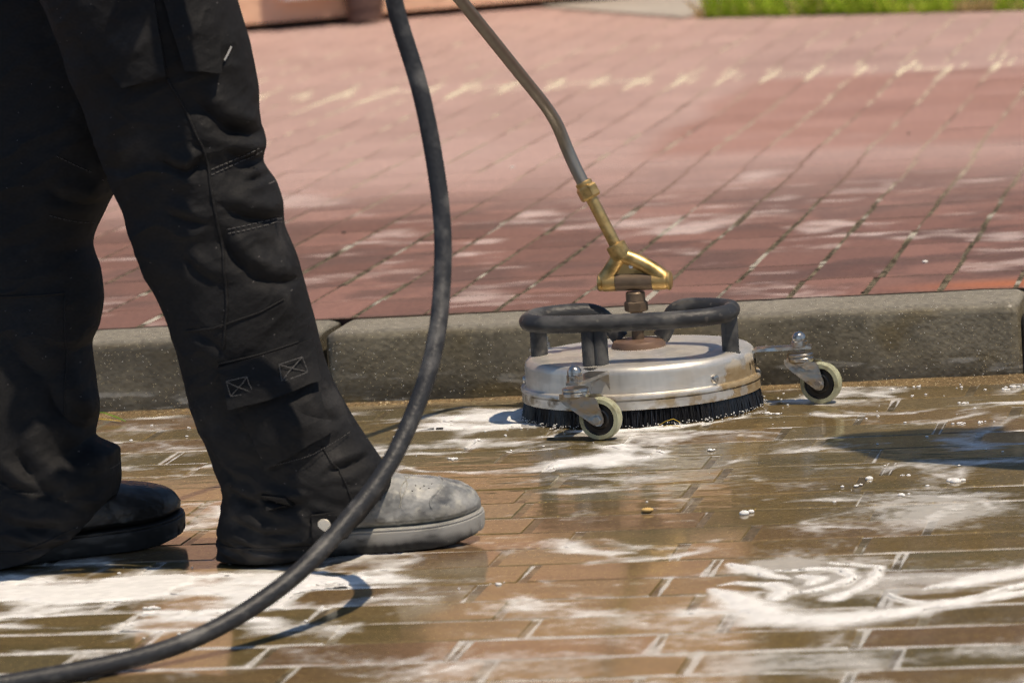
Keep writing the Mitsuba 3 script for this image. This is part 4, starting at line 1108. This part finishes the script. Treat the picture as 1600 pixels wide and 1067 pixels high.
def head_bones(c, fx, upv):
    """skull, jaw, nose, ears, lips, brow; c: head centre"""
    c = np.asarray(c, float); fx = np.asarray(fx, float); fx /= np.linalg.norm(fx); u = np.asarray(upv, float); u /= np.linalg.norm(u)
    s = np.cross(u, fx); P = lambda a, b, d: [float(t) for t in c + fx * a + s * b + u * d]
    S = lambda r, p: m3.Manifold.sphere(r, 20).translate(p)
    o = [m3.Manifold.batch_hull([S(.078, P(.012, 0, .035)), S(.078, P(-.03, 0, .03)), S(.05, P(.03, 0, -.04))]),
         m3.Manifold.batch_hull([S(.05, P(.03, 0, -.02)), S(.022, P(.068, .016, -.092)), S(.022, P(.068, -.016, -.092)), S(.035, P(.0, .03, -.06)), S(.035, P(.0, -.03, -.06))]),
         m3.Manifold.batch_hull([S(.008, P(.090, 0, .012)), S(.013, P(.108, 0, -.030)), S(.008, P(.094, .014, -.032)), S(.008, P(.094, -.014, -.032))]),
         m3.Manifold.batch_hull([S(.008, P(.088, .014, -.060)), S(.008, P(.088, -.014, -.060)), S(.007, P(.090, 0, -.068))]),
         m3.Manifold.batch_hull([S(.012, P(.078, .038, .022)), S(.012, P(.078, -.038, .022))])]
    for q in (1, -1):
        o.append(m3.Manifold.batch_hull([S(.008, P(-.012, q * .080, .02)), S(.011, P(-.006, q * .078, -.01)), S(.007, P(.0, q * .076, -.032))]))
    return o


def eyes(c, fx, upv):
    c = np.asarray(c, float); fx = np.asarray(fx, float); fx /= np.linalg.norm(fx); u = np.asarray(upv, float); u /= np.linalg.norm(u); s = np.cross(u, fx)
    return [blob(*(c + fx * .083 + s * q)[:2], .011, 1, (c + fx * .083 + s * q)[2]) for q in (.031, -.031)]


def hair_cap(c, fx, upv):
    c = np.asarray(c, float); fx = np.asarray(fx, float); fx /= np.linalg.norm(fx); u = np.asarray(upv, float); u /= np.linalg.norm(u); s = np.cross(u, fx)
    m = trimesh.creation.icosphere(4); v = m.vertices
    k = .088 + .006 * fn_np(v * 6, octaves=3)
    v2 = v * k[:, None]; lift = np.where(v2[:, 2] < .0, .55, 1.0)
    cut = np.clip((v[:, 2] + .25 + .75 * np.clip(-v[:, 0], -.6, .5)) * 6, 0, 1)
    v2 = v2 * (.80 + .20 * cut)[:, None]
    q = c + (v2[:, :1] * 1.12 - .012) * fx + v2[:, 1:2] * s + (v2[:, 2:3] + .036) * u
    return M(q, m.faces)


def clothe(bones, grow):
    return bones


# trousers: both legs and the seat
w = thing('person', 'worker in black trousers and dusty boots standing on the foamy road at the left', 'person')
# body (continuous; only its shadow and its legs show in the photograph)
PEL, CH, NK, HDp = np.array([-1.55, -1.165, .95]), np.array([-1.44, -1.165, 1.26]), np.array([-1.375, -1.165, 1.44]), np.array([-1.30, -1.165, 1.60])
SR, SL = np.array([-1.385, -1.345, 1.385]), np.array([-1.375, -.985, 1.385])
ER, EL_ = np.array([-1.30, -1.600, 1.22]), np.array([-1.265, -.965, 1.10])
GR = np.array([-1.105, -1.485, 1.0])
WR = GR + np.array([-.035, -.090, .042])
LH = lp[5] + (HAND - lp[5]) * .78
WL = LH + np.array([-.055, .040, .065])
dl = gd
body = chain([PEL, CH, NK, HDp], [.11, .115, .058, .055])
body += [m3.Manifold.batch_hull([m3.Manifold.sphere(.10, 18).translate([float(t) for t in p]) for p in (PEL + [0, .09, 0], PEL + [0, -.09, 0], CH + [0, .10, .02], CH + [0, -.10, .02])])]
body += chain([SR, ER, WR], [.056, .043, .029]) + chain([SL, EL_, WL], [.056, .043, .029]) + [bone(SR, SL, .05, .05), bone(CH, (SR + SL) / 2, .12, .07)]
body += chain([[-1.44, -1.255, .86], [-1.335, -1.235, .46], [-1.275, -1.212, .11], [-1.20, -1.19, .05]], [.075, .05, .04, .03]) + [bone([-1.44, -1.255, .86], PEL, .08, .09)] + chain([PEL + [0, .09, -.06], [-1.575, -1.115, .46], [-1.60, -1.165, .11], [-1.55, -1.14, .05]], [.075, .05, .04, .03])
body += hand(WR, (GR - WR), gd * .3 + np.array([.3, .6, -.5]), 1, 1.05) + hand(WL, (LH - WL), np.array([.3, -.55, -.6]), -1, 1.05)
fxd = np.array([.86, .25, -.38]); upd = np.array([.35, 0, .94])
body += head_bones(HDp + [.01, 0, .03], fxd, upd)
put(w, finish(body, .011, 6), 'mat_skin', True)
for q in eyes(HDp + [.01, 0, .03], fxd, upd): part(w, 'eye', q, 'mat_hubcap', True)
part(w, 'hair', hair_cap(HDp + [.01, 0, .03], fxd, upd), 'mat_hair', True)
jk = chain([CH, NK - [0.01, 0, .03]], [.14, .082]) + [m3.Manifold.batch_hull([m3.Manifold.sphere(.118, 18).translate([float(t) for t in p]) for p in (PEL + [0, .10, -.03], PEL + [0, -.10, -.03], CH + [0, .11, .02], CH + [0, -.11, .02])])]
jk += chain([SR, ER, WR + (ER - WR) * .12], [.074, .058, .045]) + chain([SL, EL_, WL + (EL_ - WL) * .12], [.074, .058, .045]) + [bone(SR, SL, .068, .068), bone(CH, (SR + SL) / 2, .138, .085)]
part(w, 'jacket', finish(jk, .016, 6), 'mat_jacket', True)
seat = finish([m3.Manifold.batch_hull([m3.Manifold.sphere(r, 18).translate([float(t) for t in p]) for p, r in (([-1.41, -1.262, .80], .10), ([-1.54, -1.08, .80], .10), ([-1.50, -1.25, .92], .11), ([-1.56, -1.08, .94], .11), ([-1.48, -1.17, .96], .11))])], .02, 5)
tr = part(w, 'trousers', cat([near_m, far_m, seat]), 'mat_trousers', True, label='black work trousers, dusty and creased, ragged at the hems')
# pockets, flaps, seams, stitching
lower_pocket = [(-1.281, .197), (-1.198, .217), (-1.180, .156), (-1.252, .119)]
part(tr, 'cargo_pocket', padded(near_i, lower_pocket, .0060, bulge=.009, bottom=.004), 'mat_trousers', 35)
part(tr, 'pocket_flap', padded(near_i, [(-1.298, .241), (-1.203, .2605), (-1.196, .214), (-1.286, .193)], .0075, bulge=.003, bottom=.013), 'mat_trousers', 35, label='pocket flap with two stitched boxes on the near leg')
part(tr, 'flap_tab', padded(near_i, [(-1.270, .194), (-1.252, .198), (-1.252, .186), (-1.266, .182)], .0075, 8, 8), 'mat_trousers', 35)
part(tr, 'thigh_pocket', padded(near_i, [(-1.475, .700), (-1.332, .700), (-1.322, .580), (-1.372, .569)], .006, bulge=.005, bottom=.011), 'mat_trousers', 35, label='loose holster pocket hanging on the near thigh')
part(tr, 'thigh_pocket', padded(near_i, [(-1.327, .700), (-1.266, .700), (-1.268, .579), (-1.302, .584)], .006, bulge=.004, bottom=.011), 'mat_trousers', 35)
part(tr, 'hem_tab', padded(near_i, [(-1.207, .062), (-1.180, .064), (-1.181, .022), (-1.206, .020)], .005, 10, 14, bulge=.001), 'mat_trousers', 35, label='hem tab with a press stud')
sp_ = surf(near_i, [-1.194], [.0485], [.0052]); sq = surf(near_i, [-1.194], [.0485], [.02]); sd = (sq - sp_)[0]
part(tr, 'press_stud', lathe([(0, .0005), (.0078, .0005), (.0080, .0016), (.0066, .0030), (.0035, .0034), (0, .0034)], 28, sp_[0], np.array([.15, -1, .15])), 'mat_stud', 35, label='pale round press stud')
part(tr, 'torn_patch', padded(near_i, [(-1.262, .089), (-1.232, .086), (-1.226, .074), (-1.256, .070)], .0045, 12, 10, bottom=.004), 'mat_trousers', 35, label='torn flap of cloth above the hem')
sm = [seam(near_i, [(-1.324, .575), (-1.308, .54), (-1.291, .491), (-1.286, .436), (-1.281, .37), (-1.281, .311), (-1.29, .262)], .0019),
      seam(near_i, [(-1.335, .283), (-1.30, .286), (-1.245, .301), (-1.222, .312)]), seam(near_i, [(-1.298, .2435), (-1.25, .252), (-1.212, .2605)], .0016),
      seam(near_i, [(-1.19, .14), (-1.168, .10), (-1.160, .07)]), seam(near_i, [(-1.33, .024), (-1.27, .024), (-1.21, .024)], .0012),
      seam(far_i, [(-1.62, .325), (-1.568, .323), (-1.505, .321)]), seam(far_i, [(-1.505, .321), (-1.509, .25), (-1.512, .18)], .0012), seam(far_i, [(-1.62, .03), (-1.56, .028), (-1.50, .05)], .0012)]
part(tr, 'seam', sm[0], 'mat_trousers', True)
for q in sm[1:]: part(tr, 'seam', q, 'mat_trousers', True)
for b in ([(-1.286, .2265), (-1.263, .229), (-1.258, .212), (-1.283, .208)], [(-1.231, .240), (-1.211, .244), (-1.206, .225), (-1.228, .220)]):
    part(tr, 'box_stitching', stitch(near_i, b + [b[0], b[2]], .0082 + .0035, .0005, .0045, .0006) if 0 else cat([stitch(near_i, b + [b[0]], .0155, .00055, .005, .0004), stitch(near_i, [b[0], b[2]], .0155, .00055, .005, .0004), stitch(near_i, [b[1], b[3]], .0155, .00055, .005, .0004)]), 'mat_thread', False)
for it, a in ((near_i, [(-1.286, .462), (-1.236, .482)]), (near_i, [(-1.286, .468), (-1.238, .486)]), (near_i, [(-1.273, .394), (-1.219, .399)]), (near_i, [(-1.273, .399), (-1.222, .403)]), (far_i, [(-1.500, .483), (-1.465, .460)]), (far_i, [(-1.515, .414), (-1.478, .397)])):
    part(tr, 'stitching', stitch(it, a, .0014, .0006), 'mat_thread' if it is near_i else 'mat_thread_dark', False)
part(tr, 'stitching', stitch(near_i, [(-1.250, .122), (-1.20, .133), (-1.165, .150)], .0062, .0004, .002, .001), 'mat_thread_dark', False)
part(tr, 'frayed_thread', tube(surf(near_i, np.array([-1.264, -1.261, -1.258]), np.array([.590, .597, .605]), .004), .0014, 6), 'mat_thread_pale', True, label='pale loose thread by the thigh pocket')


# boots
BOOT = {}
def boot(toe, ang, L, up_mat, sole_mat, label, sole_label, h=1.0):
    a = np.array([math.cos(ang), math.sin(ang), 0]); s = np.array([-math.sin(ang), math.cos(ang), 0]); heel = np.array([*toe, 0]) - a * L
    st = np.r_[np.linspace(0, .9, 56), np.linspace(.905, 1.0, 26)]
    xs = np.array([0, .02, .06, .15, .30, .45, .60, .72, .82, .90, .95, .98, .995, 1.0])
    hw = PchipInterpolator(xs, np.array([.002, .016, .028, .034, .034, .036, .044, .049, .0485, .042, .032, .021, .010, .001]))(st)
    top = PchipInterpolator(xs, h * np.array([.11, .125, .138, .145, .142, .120, .096, .083, .078, .072, .066, .057, .046, .038]))(st)
    m = 60; ph = np.arange(m) * 2 * np.pi / m
    P = []
    for t, w_, tp in zip(st, hw, top):
        z0 = .026 + .010 * max(0, (t - .75) / .25) ** 2
        c, sn = np.cos(ph), np.sin(ph)
        y = w_ * np.sign(c) * np.abs(c) ** .8 * (1 - .16 * np.clip(sn, 0, 1) * (t < .55))
        z = np.where(sn > 0, z0 + .012 + (tp - z0 - .012) * np.abs(sn) ** .85, z0 + .012 * (1 + sn))
        P.append(heel + a * L * t + s * y[:, None] + np.array([0, 0, 1.0]) * z[:, None])
    P = np.array(P).reshape(-1, 3); f = grid_faces(len(st), m, True)
    N = meshkit.arrays((P, f), True)[2]; ctr = P.reshape(len(st), m, 3).mean(1).repeat(m, 0)
    if ((P - ctr) * N).sum() < 0: N = -N; f = f[:, ::-1]
    tt = ((P - heel) @ a) / L
    cr = sum(-.0022 * np.exp(-((tt - x0 - .05 * (P[:, 2] - .06) / .03 * .2) / .010) ** 2) for x0 in (.56, .60, .645))
    ln = -.0016 * np.exp(-((tt - .66 + (P[:, 2] - .05) * .9) / .006) ** 2)
    P = P + N * ((fn_np(P * 45, octaves=3) - .5) * .0035 + cr * np.clip((P[:, 2] - .05) / .03, 0, 1) + ln)[:, None]
    BOOT.update(P=P.reshape(len(st), m, 3), N=N.reshape(len(st), m, 3), st=st)
    bk = part(w, 'boot', M(P, f), up_mat, True, label=label)
    # sole: layered side wall following the outline
    prof = [(-.004, .0), (.0010, .002), (.0020, .006), (.0024, .0150), (.0026, .0220), (.0022, .0245), (.0008, .0255), (.0014, .0264), (.0014, .0278), (.0002, .0290), (-.004, .0295)]
    hs_ = np.maximum(hw, .001)
    out = np.r_[np.c_[st, hs_], np.c_[st[::-1], -hs_[::-1]]]
    ctrl = np.c_[out[:, 0] * L, out[:, 1]]
    tn = np.roll(ctrl, -1, 0) - np.roll(ctrl, 1, 0); nn = np.c_[tn[:, 1], -tn[:, 0]]; nn = -nn if (nn[20] @ [0, 1]) < 0 else nn
    nn /= np.linalg.norm(nn, axis=1, keepdims=True) + 1e-12
    tw = out[:, 0]
    V = []
    for o, z in prof:
        q = ctrl + nn * (o + .0015)
        spring = .014 * np.clip((tw - .72) / .28, 0, 1) ** 2
        lug = (.0018 * (np.sin(tw * L / .0125 * 2 * np.pi) > .55)) * (z < .013) * (z > .001)
        q = q - nn * lug[:, None]
        V.append(heel + np.outer(q[:, 0], a) + np.outer(q[:, 1], s) + np.outer(z + spring * (1 - z / .07), [0, 0, 1.0]))
    k = len(out); V = np.array(V).reshape(-1, 3); f = grid_faces(len(prof), k, True)
    n0 = len(V); V = np.vstack([V, V[:k].mean(0), V[-k:].mean(0)]); i = np.arange(k); e = (len(prof) - 1) * k
    f = np.vstack([f, np.stack([i * 0 + n0, (i + 1) % k, i], 1), np.stack([i * 0 + n0 + 1, e + i, e + (i + 1) % k], 1)])
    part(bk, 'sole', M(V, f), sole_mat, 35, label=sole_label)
    return bk, heel, a, s, L


bk, heel, a_, s_, L_ = boot((-1.040, -1.128), math.radians(19), .300, 'mat_boot_grey', 'mat_sole', 'dusty grey work boot on the foot nearest the camera', 'wet grey rubber sole')
ui = None
lace = []
for t, z0 in ((.50, .112), (.545, .102), (.585, .094)):
    c = heel + a_ * L_ * t
    lace.append(tube([c + s_ * -.046 + [0, 0, z0 - .030], c + s_ * -.036 + [0.004, 0, z0 - .008], c + s_ * -.012 + [.006, 0, z0 + .004], c + s_ * .02 + [.006, 0, z0 + .002]], .0026, 8, True, 16))
for q in lace: part(bk, 'lace', q, 'mat_hose', True)
PG, NG = BOOT['P'], BOOT['N']
def on_boot(t, ph, off=.0004):
    i = np.clip(np.searchsorted(BOOT['st'], t), 0, len(PG) - 1); j = int(round(ph / 360 * 60)) % 60
    return PG[i, j] + NG[i, j] * off


for dt in (0.0, .012):
    pts = [on_boot(t + dt, ph) for t, ph in ((.705, 92), (.700, 104), (.690, 116), (.678, 128), (.665, 142), (.655, 156), (.648, 168))]
    cs = CubicSpline(np.arange(7), np.array(pts)); dd = []
    for u in np.arange(0, 5.9, .16): dd.append(tube(cs(np.array([u, u + .05, u + .10])), .00055, 5, True))
    part(bk, 'toe_stitching', cat(dd), 'mat_thread_boot', False, label='pale double row of stitching across the instep')
dots = [blob(*on_boot(t, ph, -.0003)[:2], 0.0010, .9, on_boot(t, ph, -.0003)[2]) for t, ph in ((.715, 137), (.74, 135), (.78, 131), (.73, 128), (.765, 125), (.80, 122))]
part(bk, 'perforations', cat(dots), 'mat_slot', True, kind='stuff')
pts = np.array([on_boot(t, ph, .0002) for t, ph in ((.775, 168), (.785, 154), (.803, 140), (.822, 126), (.838, 110), (.842, 92), (.836, 74))])
part(bk, 'toe_cap_seam', tube(pts, .0011, 8, True, 60), 'mat_boot_grey', True)
boot((-1.428, -1.050), math.radians(38), .300, 'mat_boot_black', 'mat_sole_black', 'black work boot on the foot further left', 'black rubber sole', .97)

# ------------------------------------------------------------------ bystander outside the frame whose shadow falls on the road
BX, BY = .128, -1.012
w = thing('person', 'bystander in a blue shirt standing right of the picture, whose shadow falls on the road', 'person')
B = np.array([BX, BY, 0]); fx2 = np.array([.50, .86, 0]); fx2 /= np.linalg.norm(fx2); s2 = np.cross([0, 0, 1], fx2)
Pj = lambda f_, l_, z_: B + fx2 * f_ + s2 * l_ + np.array([0, 0, z_])
body = chain([Pj(0, 0, .95), Pj(0, 0, 1.30), Pj(0, 0, 1.47), Pj(.01, 0, 1.60)], [.11, .12, .055, .055])
body += [m3.Manifold.batch_hull([m3.Manifold.sphere(.10, 18).translate([float(t) for t in p]) for p in (Pj(0, .09, .95), Pj(0, -.09, .95), Pj(0, .11, 1.32), Pj(0, -.11, 1.32))]), bone(Pj(0, .18, 1.42), Pj(0, -.18, 1.42), .052, .052)]
for q in (1, -1):
    body += chain([Pj(0, q * .19, 1.42), Pj(-.02, q * .235, 1.13), Pj(.06, q * .225, .90)], [.054, .042, .029]) + hand(Pj(.06, q * .225, .90), np.array([0, 0, -1.0]) + fx2 * .25, -s2 * q, q, .35)
    body += chain([Pj(0, q * .09, .93), Pj(.01, q * .10, .50), Pj(-.01, q * .10, .08), Pj(.12, q * .115, .04)], [.095, .062, .042, .035])
body += head_bones(Pj(.015, 0, 1.64), fx2, [0, 0, 1])
put(w, finish(body, .012, 6), 'mat_skin', True)
for q in eyes(Pj(.015, 0, 1.64), fx2, [0, 0, 1]): part(w, 'eye', q, 'mat_hubcap', True)
part(w, 'hair', hair_cap(Pj(.015, 0, 1.64), fx2, [0, 0, 1]), 'mat_hair', True)
sh = [m3.Manifold.batch_hull([m3.Manifold.sphere(.122, 18).translate([float(t) for t in p]) for p in (Pj(0, .09, .94), Pj(0, -.09, .94), Pj(0, .115, 1.32), Pj(0, -.115, 1.32))]), bone(Pj(0, .18, 1.42), Pj(0, -.18, 1.42), .066, .066), bone(Pj(0, 0, 1.40), Pj(0, 0, 1.475), .09, .066)]
for q in (1, -1): sh += chain([Pj(0, q * .19, 1.42), Pj(-.02, q * .235, 1.13), Pj(.052, q * .226, .925)], [.070, .056, .043])
part(w, 'shirt', finish(sh, .016, 6), 'mat_shirt', True)
tb = []
for q in (1, -1): tb += chain([Pj(0, q * .09, .93), Pj(.01, q * .10, .50), Pj(-.01, q * .10, .06)], [.115, .085, .065])
part(w, 'trousers', finish(tb, .018, 6), 'mat_jacket', True)
for q in (1, -1):
    part(w, 'shoe', finish([m3.Manifold.batch_hull([m3.Manifold.sphere(r, 14).translate([float(t) for t in p]) for p, r in ((Pj(-.05, q * .10, .042), .042), (Pj(.06, q * .11, .04), .04), (Pj(.16, q * .12, .032), .032))])], .012, 4), 'mat_boot_black', True)

# ------------------------------------------------------------------ small litter
def blade(pts, wd, key, name, label, catg):
    pts = np.array(pts, float); t = np.gradient(pts, axis=0); t /= np.linalg.norm(t, axis=1, keepdims=True)
    s = np.cross(t, [0, 0, 1.0]); n = len(pts); ww = wd * np.sin(np.linspace(.25, 3.0, n))[:, None]
    V = np.vstack([pts - s * ww, pts + [0, 0, wd * .5], pts + s * ww, pts - [0, 0, wd * .2]]); f = []
    for r in range(4):
        for i in range(n - 1):
            a, b, c, d = r * n + i, r * n + i + 1, ((r + 1) % 4) * n + i + 1, ((r + 1) % 4) * n + i; f += [[a, b, c], [a, c, d]]
    k = thing(name, label, catg); put(k, M(V, f), key, True)


blade([(-1.835, -.045, .012), (-1.80, -.060, .012), (-1.775, -.082, .008), (-1.757, -.10, .004)], .0022, 'mat_green', 'grass_blade', 'green blade of grass lying at the kerb foot behind the left leg', 'grass')
blade([(-1.83, -.075, .006), (-1.80, -.080, .006), (-1.765, -.095, .004)], .0016, 'mat_straw', 'grass_blade', 'yellowed blade of grass beside the green one at the kerb foot', 'grass')
blade([(-.948, -.338, .004), (-.938, -.345, .010), (-.928, -.338, .012), (-.918, -.345, .008)], .0014, 'mat_straw', 'straw', 'yellow straw bent upward in front of the brush skirt', 'straw')
blade([(-.942, -.350, .004), (-.930, -.352, .006), (-.916, -.358, .004)], .0012, 'mat_straw', 'straw', 'shorter yellow straw lying flat in front of the brush skirt', 'straw')
lf = trimesh.creation.icosphere(2); lf.vertices *= [.0075, .006, .0028]; lf.apply_translation([-.864, -.993, .003])
k = thing('fallen_leaf', 'small tan leaf scrap lying in foam on the wet road', 'leaf'); put(k, lf, 'mat_dry_leaf', True)


def pebble(x, y, r, key, name_label):
    m = trimesh.creation.icosphere(2); m.vertices *= (1 + .35 * (fn_np(m.vertices * 2 + x * 50, octaves=2) - .5))[:, None] * np.array([r, r * .8, r * .55]); m.apply_translation([x, y, KERB_Z + r * .4])
    k = thing('pebble', name_label, 'pebble'); put(k, m, key, True)


pebble(-.660, .503, .0045, 'mat_pebble', 'white pebble lying on a red paver right of the brass yoke')
pebble(-.72, .172, .0025, 'mat_pebble_dark', 'tiny dark pebble by the back edge of the kerb')
pebble(-1.745, 1.326, .0040, 'mat_pebble_dark', 'dark pebble on the pavement between the near leg and the hose')
pebble(-1.641, 2.381, .0045, 'mat_pebble', 'pale pebble on the dry pavement between the hose and the lance')
pebble(-.89, 2.673, .0040, 'mat_pebble_dark', 'dark pebble lying inside the damp red patch at the right of the pavement')
